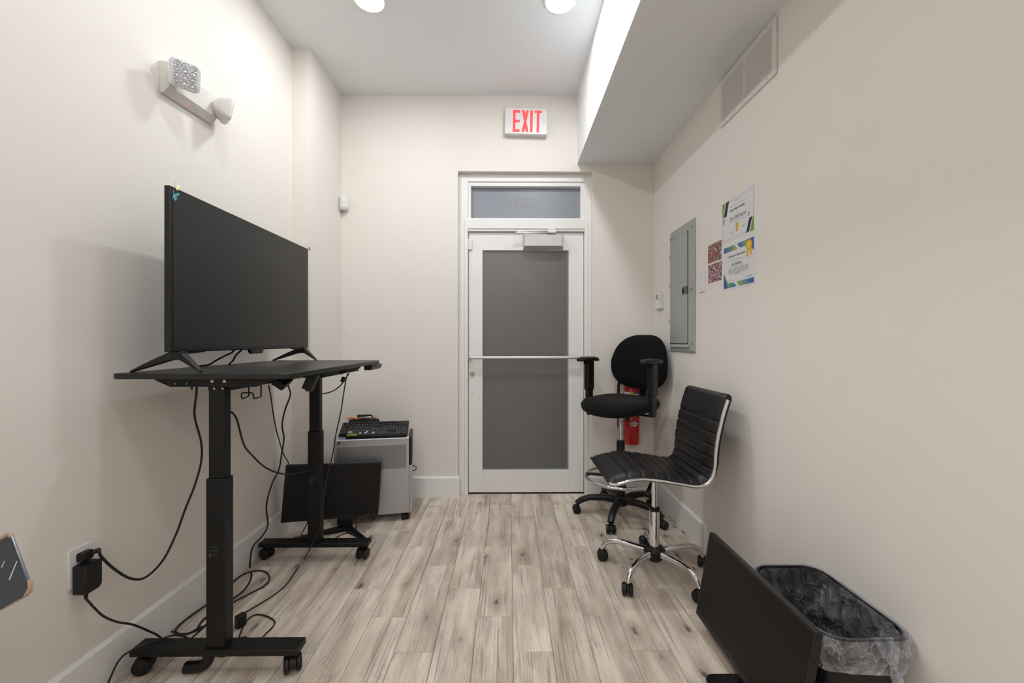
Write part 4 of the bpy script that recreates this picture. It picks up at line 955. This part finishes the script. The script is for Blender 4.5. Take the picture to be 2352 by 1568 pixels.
# gathered knot and tail on the near side
kx, ky_ = 0.040, -0.196
m = MB()
for k in range(7):
    x0 = kx - 0.05 + k * 0.013
    m.tube(spline([(x0 * 0.6 + 0.01, ky_ + 0.012, bz + 0.004), (x0 * 0.5 + 0.02, ky_ - 0.002, bz - 0.03), (kx + (k - 3) * 0.002, ky_ - 0.006, bz - 0.062), (kx + 0.004 + (k - 3) * 0.004, ky_ - 0.010, bz - 0.085), (kx + 0.012 + (k - 3) * 0.004, ky_ - 0.012, bz - 0.105)], 5), [0.0035] * 20 + [0.002], 6)
m.ell((kx, ky_ - 0.006, bz - 0.066), 0.010, 0.008, 0.009); m.build('knot', M_bag, ln)

# ================================================================== things on the right wall
def cert_bar(m, x0, x1, y, h): m.box(x0, x1, y - h / 2, y + h / 2, 0.0004, 0.0008)
def dashes(m, xc, y, w, h, seed):
    rnd = random.Random(seed); x = xc - w / 2
    while x < xc + w / 2:
        l = rnd.uniform(0.004, 0.011); e = min(x + l, xc + w / 2); cert_bar(m, x, e, y, h * 0.62); x = e + 0.0016
def sheet(W_, H_, curl=0.0):
    rows = []
    for i in range(13):
        x = -W_ / 2 + W_ * i / 12
        rows.append([(x, y, 0.0008 + curl * max(0, (x / (W_ / 2)) - 0.2) ** 2 * 1.2) for y in (-H_ / 2, H_ / 2)])
    m = MB(); n = 2
    vs = [p for r_ in rows for p in r_]; m.add(vs, [(2 * i, 2 * i + 2, 2 * i + 3, 2 * i + 1) for i in range(12)])
    m.add([(p[0], p[1], p[2] - 0.0005) for p in vs], [(2 * i, 2 * i + 1, 2 * i + 3, 2 * i + 2) for i in range(12)])
    return m
def poly(pts, mat, par, name='print_stripe', z=0.0010): return MB().prism(pts, z, z + 0.0004).build(name, mat, par)
# upper certificate
W_, H_ = 0.279, 0.216
t = thing('certificate', 'white award certificate with green and black corner stripes on the wall', 'certificate', MR(1.992, 1.797) @ Rz(-0.6), 'certificates on the right wall')
BX(-W_ / 2, W_ / 2, -H_ / 2, H_ / 2, 0.0, 0.0010).build('paper', M_paper, t)
hw, hh = W_ / 2 - 0.006, H_ / 2 - 0.014
m = MB()
for a in ((-hw, hw, hh, hh + 0.0009), (-hw, hw, -hh - 0.0009, -hh), (-hw, -hw + 0.0009, -hh, hh), (hw - 0.0009, hw, -hh, hh)): m.box(a[0], a[1], a[2], a[3], 0.001, 0.0013)
m.build('border_line', M_greyink, t)
s = 1
poly([(-hw - 0.004, hh + 0.006), (-hw + 0.024, hh + 0.006), (-hw + 0.004, hh - 0.062), (-hw - 0.004, hh - 0.066)], M_pgreen, t)
poly([(-hw + 0.032, hh + 0.006), (-hw + 0.060, hh + 0.006), (-hw + 0.036, hh - 0.066), (-hw + 0.010, hh - 0.066)], M_ink, t)
poly([(-hw + 0.010, hh - 0.074), (-hw + 0.022, hh - 0.074), (-hw + 0.012, hh - 0.100), (-hw + 0.001, hh - 0.100)], M_pteal, t)
poly([(hw + 0.004, -hh - 0.006), (hw - 0.024, -hh - 0.006), (hw - 0.004, -hh + 0.058), (hw + 0.004, -hh + 0.062)], M_pgreen, t)
poly([(hw - 0.034, -hh - 0.004), (hw - 0.056, -hh - 0.004), (hw - 0.032, -hh + 0.060), (hw - 0.008, -hh + 0.060)], M_ink, t)
poly([(hw - 0.040, -hh + 0.070), (hw - 0.034, -hh + 0.070), (hw - 0.030, -hh + 0.088), (hw - 0.036, -hh + 0.088)], M_greyink, t)
text('award_title', 'DISCOVERY AWARD', 0.0142, M_ink, t, T(0.0, 0.043, 0.0012), ext=0.0002, bold=0.0003)
text('award_name', 'Eric Bellmann', 0.030, M_greyink, t, T(0.002, 0.002, 0.0012), sx=0.86, ext=0.0002, shear=0.35)
m = MB(); cert_bar(m, -0.060, 0.068, -0.017, 0.0008); dashes(m, 0.0, 0.063, 0.13, 0.0022, 1); dashes(m, 0.004, 0.083, 0.05, 0.0035, 2); dashes(m, 0, 0.028, 0.008, 0.002, 3); dashes(m, 0.0, -0.022, 0.04, 0.0012, 4)
dashes(m, -0.05, -0.064, 0.026, 0.0022, 5); dashes(m, -0.05, -0.070, 0.012, 0.0016, 6); dashes(m, 0.056, -0.054, 0.034, 0.0018, 7); dashes(m, 0.056, -0.060, 0.026, 0.0022, 8)
m.v = [(x, y, z + 0.0006) for x, y, z in m.v]; m.build('small_print', M_greyink, t)['kind'] = 'stuff'
m = MB(); m.lathe([(0.013, 0.001), (0.013, 0.0016), (0.009, 0.0018)], 20, T(0.0, -0.042, 0) @ Matrix.Diagonal((1, 1.15, 1, 1))); m.prism([(-0.007, -0.052), (-0.001, -0.052), (-0.001, -0.072), (-0.004, -0.068), (-0.008, -0.072)], 0.001, 0.0014); m.prism([(0.007, -0.052), (0.001, -0.052), (0.001, -0.072), (0.004, -0.068), (0.008, -0.072)], 0.001, 0.0014)
m.build('gold_seal', M_yel, t)
# lower certificate
t = thing('certificate', 'white certificate with blue-green corners and gold rosette, lower on the wall', 'certificate', MR(1.983, 1.5615) @ Rz(-0.3), 'certificates on the right wall')
W_, H_ = 0.279, 0.225
BX(-W_ / 2, W_ / 2, -H_ / 2, H_ / 2, 0.0, 0.0010).build('paper', M_paper, t)
x0, x1, y0, y1 = -W_ / 2 + 0.008, W_ / 2 - 0.012, -H_ / 2 + 0.010, H_ / 2 - 0.008
poly([(x0, y1), (x0 + 0.095, y1), (x0 + 0.125, y1 - 0.026), (x0, y1 - 0.026)], M_bg, t)
poly([(x0 + 0.125, y1 - 0.006), (x0 + 0.135, y1), (x1 - 0.045, y1), (x1 - 0.030, y1 - 0.026), (x0 + 0.150, y1 - 0.026)], M_bg, t)
poly([(x1 - 0.056, y1), (x1, y1), (x1, y1 - 0.062)], M_pblue, t, z=0.0011)
poly([(x0, y0), (x0, y0 + 0.080), (x0 + 0.050, y0)], M_pblue, t)
poly([(x0 + 0.004, y0 + 0.072), (x0 + 0.014, y0 + 0.058), (x0 + 0.058, y0), (x0 + 0.040, y0)], M_pgreen, t, z=0.0012)
poly([(x0 + 0.042, y0 + 0.022), (x0 + 0.092, y0 + 0.022), (x0 + 0.118, y0 + 0.004), (x0 + 0.112, y0), (x0 + 0.056, y0)], M_pteal, t, z=0.0011)
poly([(x0 + 0.118, y0 + 0.024), (x1, y0 + 0.024), (x1, y0), (x0 + 0.140, y0)], M_gb, t)
poly([(x1 - 0.050, y0 + 0.014), (x1, y0 + 0.024), (x1, y0)], M_pblue, t, z=0.0012)
text('certificate_title', 'Certificate of Appreciation', 0.0178, M_ink, t, T(-0.016, 0.052, 0.0012), sx=0.80, ext=0.0002)
text('certificate_name', 'Eric Bellmann', 0.0195, M_ink, t, T(-0.014, 0.010, 0.0012), sx=0.82, ext=0.0002, shear=0.35)
m = MB(); dashes(m, -0.014, 0.030, 0.104, 0.0022, 11); cert_bar(m, -0.076, 0.050, -0.0015, 0.0006)
for i in range(5): dashes(m, 0.0, -0.012 - i * 0.0072, (0.170, 0.176, 0.176, 0.172, 0.050)[i], 0.0026, 20 + i)
dashes(m, -0.062, -0.070, 0.05, 0.0014, 30); dashes(m, -0.070, -0.078, 0.024, 0.0024, 31); dashes(m, 0.088, -0.067, 0.054, 0.0036, 32)
m.v = [(x, y, z + 0.0006) for x, y, z in m.v]; m.build('small_print', M_ink, t)['kind'] = 'stuff'
rs = MB().lathe([(0.024, 0.0012), (0.0245, 0.0022), (0.019, 0.003)], 24, T(x1 - 0.036, y1 - 0.028, 0) @ Matrix.Diagonal((1, 1.0, 1, 1))).build('gold_seal', M_yel, t)
MB().lathe([(0.015, 0.003), (0.015, 0.0036), (0.012, 0.0038)], 20, T(x1 - 0.036, y1 - 0.028, 0)).build('seal_centre', pm('bright_yellow', (240, 206, 60), 0.5), rs)
m = MB()
for s in (-1, 1): m.prism([(s * 0.004, -0.02), (s * 0.016, -0.018), (s * 0.026, -0.052), (s * 0.018, -0.047), (s * 0.010, -0.055)], 0.0012, 0.0018, T(x1 - 0.036, y1 - 0.028, 0))
m.build('seal_ribbon', M_yel, rs)
# photo prints
for (yc, zc, mt, lb, rot) in ((2.211, 1.672, M_ph1, 'small collage photo print in orange and brown tones on the wall', -0.5), (2.210, 1.562, M_ph2, 'small group photo print in pink and dark tones on the wall', 0.3)):
    t = thing('photo_print', lb, 'photo', MR(yc, zc) @ Rz(rot), 'photo prints on the right wall')
    BX(-0.0735, 0.0735, -0.0505, 0.0505, 0, 0.0008).build('paper', M_paper, t)
    BX(-0.073, 0.073, -0.050, 0.050, 0.0008, 0.0011).build('picture', mt, t)
# breaker panel
PYc, PZc, PW_, PH_ = 2.620, 1.5255, 0.372, 0.805
bp = thing('breaker_panel', 'grey metal electrical breaker panel on the right wall', 'breaker panel', MR(PYc, PZc))
MB().loft([[(x, y, 0) for x, y in rrect(PW_ / 2, PH_ / 2, 0.006, 3)], [(x, y, 0.006) for x, y in rrect(PW_ / 2, PH_ / 2, 0.006, 3)], [(x, y, 0.011) for x, y in rrect(PW_ / 2 - 0.010, PH_ / 2 - 0.010, 0.006, 3)]]).build('cover_plate', M_panel, bp, 0.0008)
dxa, dxb, dya, dyb = -PW_ / 2 + 0.022, PW_ / 2 - 0.085, -PH_ / 2 + 0.055, PH_ / 2 - 0.060
MB().prism([(x, y) for x, y in rrect((dxb - dxa) / 2 + 0.004, (dyb - dya) / 2 + 0.004, 0.006, 3, (dxa + dxb) / 2, (dya + dyb) / 2)], 0.0105, 0.0118).build('door_gap', M_dark, bp)
pd = MB().loft([[(x, y, 0.011) for x, y in rrect((dxb - dxa) / 2, (dyb - dya) / 2, 0.005, 3, (dxa + dxb) / 2, (dya + dyb) / 2)], [(x, y, 0.0165) for x, y in rrect((dxb - dxa) / 2, (dyb - dya) / 2, 0.005, 3, (dxa + dxb) / 2, (dya + dyb) / 2)], [(x, y, 0.018) for x, y in rrect((dxb - dxa) / 2 - 0.004, (dyb - dya) / 2 - 0.004, 0.005, 3, (dxa + dxb) / 2, (dya + dyb) / 2)]]).build('panel_door', M_panel, bp)
m = MB()
for i in range(3): m.loft([[(dxb - 0.088 + i * 0.027 + a, dya + 0.05 + b, 0.018) for a, b in ((0, 0), (0.012, 0), (0.012, (dyb - dya) * 0.42), (0, (dyb - dya) * 0.42))], [(dxb - 0.088 + i * 0.027 + a, dya + 0.05 + b, 0.0205) for a, b in ((0.004, 0.01), (0.008, 0.01), (0.008, (dyb - dya) * 0.42 - 0.01), (0.004, (dyb - dya) * 0.42 - 0.01))]])
m.build('stiffening_rib', M_panel, pd)
BX(dxa + 0.01, dxb - 0.02, dya + 0.040, dya + 0.044, 0.018, 0.0195).build('crease', M_panel, pd)
lt = BX(dxb - 0.062, dxb + 0.004, -0.040, 0.006, 0.014, 0.024).build('latch', M_panel2, pd, 0.003)
BX(dxb - 0.050, dxb - 0.028, -0.032, -0.004, 0.024, 0.0255).build('latch_button', M_dark, lt, 0.002)
for x, y in ((-PW_ / 2 + 0.014, PH_ / 2 - 0.045), (PW_ / 2 - 0.028, PH_ / 2 - 0.048), (PW_ / 2 - 0.026, -PH_ / 2 + 0.052), (-PW_ / 2 + 0.014, -PH_ / 2 + 0.052), (PW_ / 2 - 0.036, -0.02)):
    MB().lathe([(0.0065, 0.010), (0.006, 0.013), (0.003, 0.014)], 14, T(x, y, 0)).build('screw', M_panel2, bp)
for y in (0.23, 0.04, -0.20): BX(-PW_ / 2 + 0.014, -PW_ / 2 + 0.022, y - 0.012, y + 0.012, 0.010, 0.019).build('hinge', M_panel, bp, 0.001)
MB().loft([[(-PW_ / 2 + 0.015, -PH_ / 2 + 0.050, 0.010), (PW_ / 2 - 0.055, -PH_ / 2 + 0.050, 0.010), (PW_ / 2 - 0.060, -PH_ / 2 + 0.028, 0.010), (-PW_ / 2 + 0.024, -PH_ / 2 + 0.028, 0.010)], [(-PW_ / 2 + 0.018, -PH_ / 2 + 0.047, 0.018), (PW_ / 2 - 0.058, -PH_ / 2 + 0.047, 0.018), (PW_ / 2 - 0.062, -PH_ / 2 + 0.032, 0.022), (-PW_ / 2 + 0.026, -PH_ / 2 + 0.032, 0.022)]]).build('lower_lip', M_panel, bp)
# thermostat
ts = thing('thermostat', 'white wall thermostat beside the breaker panel', 'thermostat', MR(3.00, 1.486))
MB().prism(rrect(0.058, 0.060, 0.004, 3), 0, 0.016).build('body', M_white, ts, 0.002)
MB().loft([[(-0.058, -0.062, 0.016), (0.050, -0.062, 0.016), (0.050, 0.012, 0.016), (-0.058, 0.012, 0.016)], [(-0.058, -0.056, 0.026), (0.050, -0.058, 0.026), (0.050, 0.012, 0.024), (-0.058, 0.012, 0.024)]]).build('flip_cover', M_white, ts, 0.002)
BX(-0.058, 0.050, 0.014, 0.060, 0.016, 0.024).build('upper_face', M_white, ts, 0.002)
BX(-0.030, 0.010, 0.018, 0.046, 0.024, 0.0248).build('display', M_lcd, ts)
# blank plate
t = thing('blank_plate', 'white blank switch plate between breaker panel and photo prints', 'wall plate', MR(2.353, 1.532))
MB().prism(rrect(0.036, 0.059, 0.004, 3), 0, 0.006).build('plate', M_white, t, 0.0015)
for y in (0.042, -0.042): MB().lathe([(0.0032, 0.006), (0.003, 0.0068)], 12, T(0, y, 0)).build('screw', M_greyink, t)
# return air grille
vt = thing('air_vent', 'white louvred return air grille high on the right wall under the soffit', 'vent', MR(1.9165, 2.421) @ Rz(-0.6))
VW, VH, fw = 0.225, 0.120, 0.026
for a in ((-VW, VW, VH - fw, VH), (-VW, VW, -VH, -VH + fw), (-VW, -VW + fw, -VH + fw, VH - fw), (VW - fw, VW, -VH + fw, VH - fw)):
    BX(a[0], a[1], a[2], a[3], 0.0, 0.010).build('frame', M_offwhite, vt, 0.002)
BX(-0.006, 0.006, -VH + fw, VH - fw, 0.001, 0.0105).build('mullion', M_offwhite, vt, 0.001)
BX(-VW + fw - 0.002, VW - fw + 0.002, -VH + fw - 0.002, VH - fw + 0.002, 0.0, 0.0012).build('duct_back', M_dark, vt)
ns = 15
sm = MB().box(-(VW - fw - 0.006) / 2, (VW - fw - 0.006) / 2, -0.0008, 0.0008, -0.0085, 0.0085, Rx(-39)).mesh('louvre'); sm.materials.append(M_offwhite)
for i in range(ns):
    y = -VH + fw + 0.006 + i * (2 * (VH - fw) - 0.016) / (ns - 1)
    for s in (-1, 1):
        o = link('louvre', sm, None, vt); o.location = (s * ((VW - fw + 0.006) / 2), y, 0.0058)
for x in (-0.17, 0.17):
    for y in (VH - 0.013, -VH + 0.013): MB().lathe([(0.004, 0.010), (0.003, 0.0115)], 12, T(x, y, 0)).build('screw', M_screw, vt)

# ================================================================== things on the back wall
ex = thing('exit_sign', 'white plastic exit sign with red letters above the door', 'exit sign', MBk(0.132, 1.19 + (784 - 278) / (945 / 3.10)) @ Rz(-1.2))
MB().prism(rrect(0.160, 0.098, 0.006, 3), 0.0, 0.044).build('housing', M_offwhite, ex, 0.004)
MB().prism(rrect(0.158, 0.098, 0.006, 3), 0.0442, 0.052).build('face_plate', M_white, ex, 0.003)
gl = {'E': [[(0, 0), (0.052, 0), (0.052, 0.021), (0.019, 0.021), (0.019, 0.0725), (0.052, 0.0725), (0.052, 0.0915), (0.019, 0.0915), (0.019, 0.144), (0.052, 0.144), (0.052, 0.165), (0, 0.165)]],
      'X': [[(0, 0), (0.020, 0), (0.0265, 0.026), (0.033, 0), (0.053, 0), (0.0365, 0.0825), (0.053, 0.165), (0.034, 0.165), (0.0265, 0.138), (0.019, 0.165), (0, 0.165), (0.0165, 0.0825)]],
      'I': [[(0, 0), (0.019, 0), (0.019, 0.165), (0, 0.165)]],
      'T': [[(0.0165, 0), (0.036, 0), (0.036, 0.145), (0.0525, 0.145), (0.0525, 0.165), (0, 0.165), (0, 0.145), (0.0165, 0.145)]]}
for chh, x in (('E', -0.099), ('X', -0.033), ('I', 0.031), ('T', 0.064)):
    m = MB()
    for pl in gl[chh]: m.prism([(x + a, -0.084 + b) for a, b in pl], 0.0518, 0.0530)
    m.build('letter', M_exit, ex)
for s in (-1, 1):
    m = MB(); xx = s * 0.128
    m.prism([(xx - s * 0.014, 0.030), (xx, 0.030), (xx + s * 0.024, 0), (xx, -0.030), (xx - s * 0.014, -0.030), (xx + s * 0.008, 0)], 0.0516, 0.0524); m.build('chevron_knockout', M_offwhite, ex)
MB().lathe([(0.003, 0), (0.003, 0.001)], 10, basis((-0.150, -0.0985, 0.020), (1, 0, 0), (0, 0, 1), (0, -1, 0))).build('test_button', M_dark, ex)
# motion sensor in the corner
ms = thing('motion_sensor', 'small white motion sensor in the wall corner beside the desk', 'sensor', basis((XC + 0.027, YB - 0.027, 2.233), (0.7071, 0.7071, 0), (0, 0, 1), (0.7071, -0.7071, 0)))
MB().loft([[(x, y, -0.018) for x, y in rrect(0.022, 0.050, 0.008, 4)], [(x, y, 0.0) for x, y in rrect(0.032, 0.052, 0.010, 4)], [(x, y, 0.018) for x, y in rrect(0.031, 0.049, 0.010, 4)], [(x * 0.9, y, 0.028) for x, y in rrect(0.028, 0.044, 0.010, 4)]]).build('body', M_white, ms, smooth=50)
MB().loft([[(x, y - 0.012, 0.026) for x, y in rrect(0.024, 0.028, 0.006, 4)], [(x, y - 0.012, 0.033) for x, y in rrect(0.020, 0.026, 0.006, 4)]]).build('lens_window', M_offwhite, ms, 0.002)
# door contact
o = MB().box(-0.016, 0.016, -0.040, 0.040, 0, 0.016).build('door_contact', M_white, None, 0.003); o.matrix_basis = MBk(DX0 + 0.012, 1.945, 0, DY); tag(o, 'small white door contact sensor at the door top corner', 'sensor')
# fire extinguisher
fx, fy = 0.925, 3.089
fe = thing('fire_extinguisher', 'red fire extinguisher hanging on the wall behind the drafting chair', 'fire extinguisher', T(fx, fy, 0.42))
MB().lathe([(0.030, 0.0), (0.054, 0.004), (0.0575, 0.012), (0.0575, 0.40), (0.054, 0.432), (0.040, 0.458), (0.020, 0.472), (0.018, 0.49)], 40).build('cylinder', M_red, fe, smooth=40)
MB().lathe([(0.018, 0.485), (0.022, 0.49), (0.022, 0.52), (0.012, 0.525)], 20).build('valve', M_steel, fe)
m = MB(); m.box(-0.010, 0.010, -0.10, 0.02, 0.545, 0.552); m.box(-0.010, 0.010, -0.09, 0.01, 0.520, 0.527); m.build('handle', M_blackpl, fe, 0.003)
MB().tube(spline([(-0.018, -0.01, 0.505), (-0.06, -0.02, 0.51), (-0.095, -0.02, 0.47), (-0.102, -0.018, 0.42), (-0.098, -0.015, 0.34), (-0.082, -0.012, 0.24), (-0.076, -0.01, 0.16)], 6), 0.0105, 10).build('hose', M_blackpl, fe)
BX(-0.02, 0.02, 0.055, 0.0605, 0.30, 0.47).build('wall_hook', M_steel, fe)
def band(z0, z1, a0, a1, r, name, mat, par, n=16):
    rr = [[(r * math.cos(R(a0 + (a1 - a0) * i / n)), r * math.sin(R(a0 + (a1 - a0) * i / n)), z) for i in range(n + 1)] for z in (z0, z1)]
    return MB().loft(rr, cap=False, closed=False).build(name, mat, par)
lb = band(0.372, 0.396, 190, 345, 0.0579, 'label_band', M_paper, fe)
band(0.384, 0.394, 262, 330, 0.0582, 'label_heading', M_ink, lb); band(0.374, 0.396, 238, 260, 0.0582, 'label_warning', M_yel, lb, 6)
band(0.12, 0.372, 200, 340, 0.0578, 'label_field', M_red, lb)
def wrap(me, z):     # bend flat artwork around the cylinder front
    for vt_ in me.vertices:
        a = R(-84) + vt_.co.x / 0.0583; r = 0.0583 + vt_.co.z
        vt_.co = Vector((r * math.cos(a), r * math.sin(a), z + vt_.co.y))
    return me
m = MB(); n_ = 12
for i in range(n_):
    xa, xb = -0.036 + 0.072 * i / n_, -0.036 + 0.072 * (i + 1) / n_
    ha, hb = 0.020 * (1 - abs(xa) / 0.036) + 1e-4, 0.020 * (1 - abs(xb) / 0.036) + 1e-4
    m.add([(xa, -ha, 0), (xb, -hb, 0), (xb, hb, 0), (xa, ha, 0)], [(0, 1, 2, 3)])
me = wrap(m.mesh('brand_diamond'), 0.160); link('brand_diamond', me, M_paper, fe)
me = textmesh('AMEREX', 0.0125, ext=0.0001, bold=0.0002); wrap(me, 0.160)
for vt_ in me.vertices: vt_.co.x *= 1.008; vt_.co.y *= 1.008
link('brand_lettering', me, M_ink, fe)

# ================================================================== emergency light on the left wall
el = thing('emergency_light', 'white two-headed emergency light high on the left wall', 'emergency light', ML(1.790, 2.255) @ Rz(3.6))
MB().loft([[(-0.138, -0.062, 0.0), (0.138, -0.062, 0.0), (0.138, 0.062, 0.0), (-0.138, 0.062, 0.0)], [(-0.138, -0.060, 0.014), (0.138, -0.060, 0.014), (0.138, 0.062, 0.014), (-0.138, 0.062, 0.014)],
           [(-0.136, -0.034, 0.038), (0.136, -0.034, 0.038), (0.136, 0.060, 0.038), (-0.136, 0.060, 0.038)]]).build('housing', M_offwhite, el, 0.002)
n2 = Vector((0, -0.75, 0.66))
MB().ell((-0.02, -0.049, 0.0245), 0.004, 0.003, 0.003, 10, 6).build('status_light', M_led, el)
m = MB(); m.box(0.014, 0.046, -0.047, -0.044, 0.026, 0.0285); m.build('test_switch', M_offwhite, el)
def head(M, nm):
    h = MB().loft([[(x * 0.25, y * 0.25, -0.058) for x, y in rrect(0.052, 0.052, 0.05, 6)], [(x * 0.72, y * 0.72, -0.042) for x, y in rrect(0.052, 0.052, 0.04, 6)], [(x * 0.97, y * 0.97, -0.012) for x, y in rrect(0.052, 0.052, 0.022, 6)], [(x, y, 0.0) for x, y in rrect(0.052, 0.052, 0.018, 6)]])
    h.v = [tuple(M @ Vector(p)) for p in h.v]; hb = h.build('lamp_head', M_offwhite, el, smooth=50)
    l_ = MB().loft([[(x, y, 0.0) for x, y in rrect(0.052, 0.052, 0.018, 6)], [(x * 0.99, y * 0.99, 0.009) for x, y in rrect(0.052, 0.052, 0.018, 6)], [(x * 0.90, y * 0.90, 0.012) for x, y in rrect(0.052, 0.052, 0.018, 6)]], M=M)
    l_.build('lens', pm('lens_rim', (226, 227, 232), 0.15, 0.0, coat=0.5), hb)
    for i in range(3):
        for j in range(4):
            f_ = MB().lathe([(0.0138, 0.0115), (0.0132, 0.0142), (0.009, 0.0105), (0.005, 0.0150), (0.0005, 0.0160)], 14, M @ T(-0.027 + i * 0.027, -0.034 + j * 0.0225, 0) @ Matrix.Diagonal((1, 0.9, 1, 1)))
            f_.build('reflector', M_lens, hb)
    return hb
# aim of the lens in wall axes: u along the wall, v up, n into the room
def aim(o, z, roll=0):
    z = Vector(z).normalized(); x = Vector((0, 1, 0)).cross(z).normalized(); y = z.cross(x)
    return basis(o, x, y, z) @ Rz(roll)
head(aim((-0.126, 0.010, 0.092), (-0.55, -0.28, 0.78)), 'a')
head(aim((0.150, 0.004, 0.076), (0.70, -0.20, 0.66)), 'b')
MB().cyl((-0.105, 0.015, 0.034), (-0.110, 0.014, 0.062), 0.020).build('swivel', M_offwhite, el)
MB().cyl((0.120, 0.0, 0.030), (0.140, -0.006, 0.060), 0.018).build('swivel', M_offwhite, el)

# ================================================================== worn navy folder on a stool, only its corner in view
Yn = 0.80
c_br, c_tr, c_bl = atY(69, 1362, Yn), atY(18, 1226, Yn + 0.035), atY(0, 1400, Yn + 0.01)
uu = (c_br - c_bl).normalized(); vv = (c_tr - c_br); vv = (vv - uu * vv.dot(uu)); Hh = vv.length; vv.normalize(); nn_ = uu.cross(vv)
nb = thing('navy_folder', 'worn dark navy laminated folder with scuffed corners propped on the stool', 'folder', basis(c_br, uu, vv, nn_))
Lw = 0.40
sk = (c_tr - c_br).dot(uu)
outl = [(0.0, 0.010), (sk + 0.004, Hh - 0.006), (sk - 0.004, Hh), (sk - Lw, Hh), (-Lw, 0.0), (-0.018, 0.0)]
MB().prism(outl, -0.006, 0.0).build('board', M_navy, nb, 0.0015)
MB().prism([(-0.020, -0.0015), (-0.004, 0.0015), (0.0015, 0.010), (0.002, 0.024), (-0.001, 0.026), (-0.0025, 0.012), (-0.012, 0.005)], -0.0062, 0.0008).build('scuffed_corner', M_card, nb, 0.001)
MB().prism([(sk - 0.030, Hh - 0.003), (sk - 0.002, Hh - 0.004), (sk + 0.004, Hh - 0.010), (sk + 0.003, Hh + 0.001), (sk - 0.006, Hh + 0.003), (sk - 0.030, Hh + 0.002)], -0.0062, 0.0008).build('scuffed_corner', M_card, nb, 0.001)
BX(-Lw, -0.016, -0.0012, 0.0, -0.0062, 0.0004).build('worn_edge', M_card, nb)
m = MB(); m.prism([(-0.046, 0.045), (-0.020, 0.070), (-0.017, 0.070), (-0.043, 0.044)], 0.0001, 0.0006); m.prism([(-0.060, 0.075), (-0.050, 0.084), (-0.049, 0.083), (-0.058, 0.074)], 0.0001, 0.0006); m.build('scratch', M_paper, nb)
pc = nb.matrix_basis @ Vector((-Lw, 0.0, -0.003)); hs_ = pc.z
st = thing('stool', 'round wooden stool beside the left wall carrying the navy folder', 'stool', T(max(pc.x - 0.01, XL + 0.135), pc.y - 0.02, 0))
MB().lathe([(0.115, hs_ - 0.032), (0.125, hs_ - 0.026), (0.125, hs_ - 0.006), (0.117, hs_), (0.002, hs_)], 32).build('seat', M_card, st)
for k in range(4):
    a = R(45 + 90 * k); MB().cyl((0.11 * math.cos(a), 0.11 * math.sin(a), 0), (0.08 * math.cos(a), 0.08 * math.sin(a), hs_ - 0.025), 0.013, 0.016).build('leg', M_card, st)
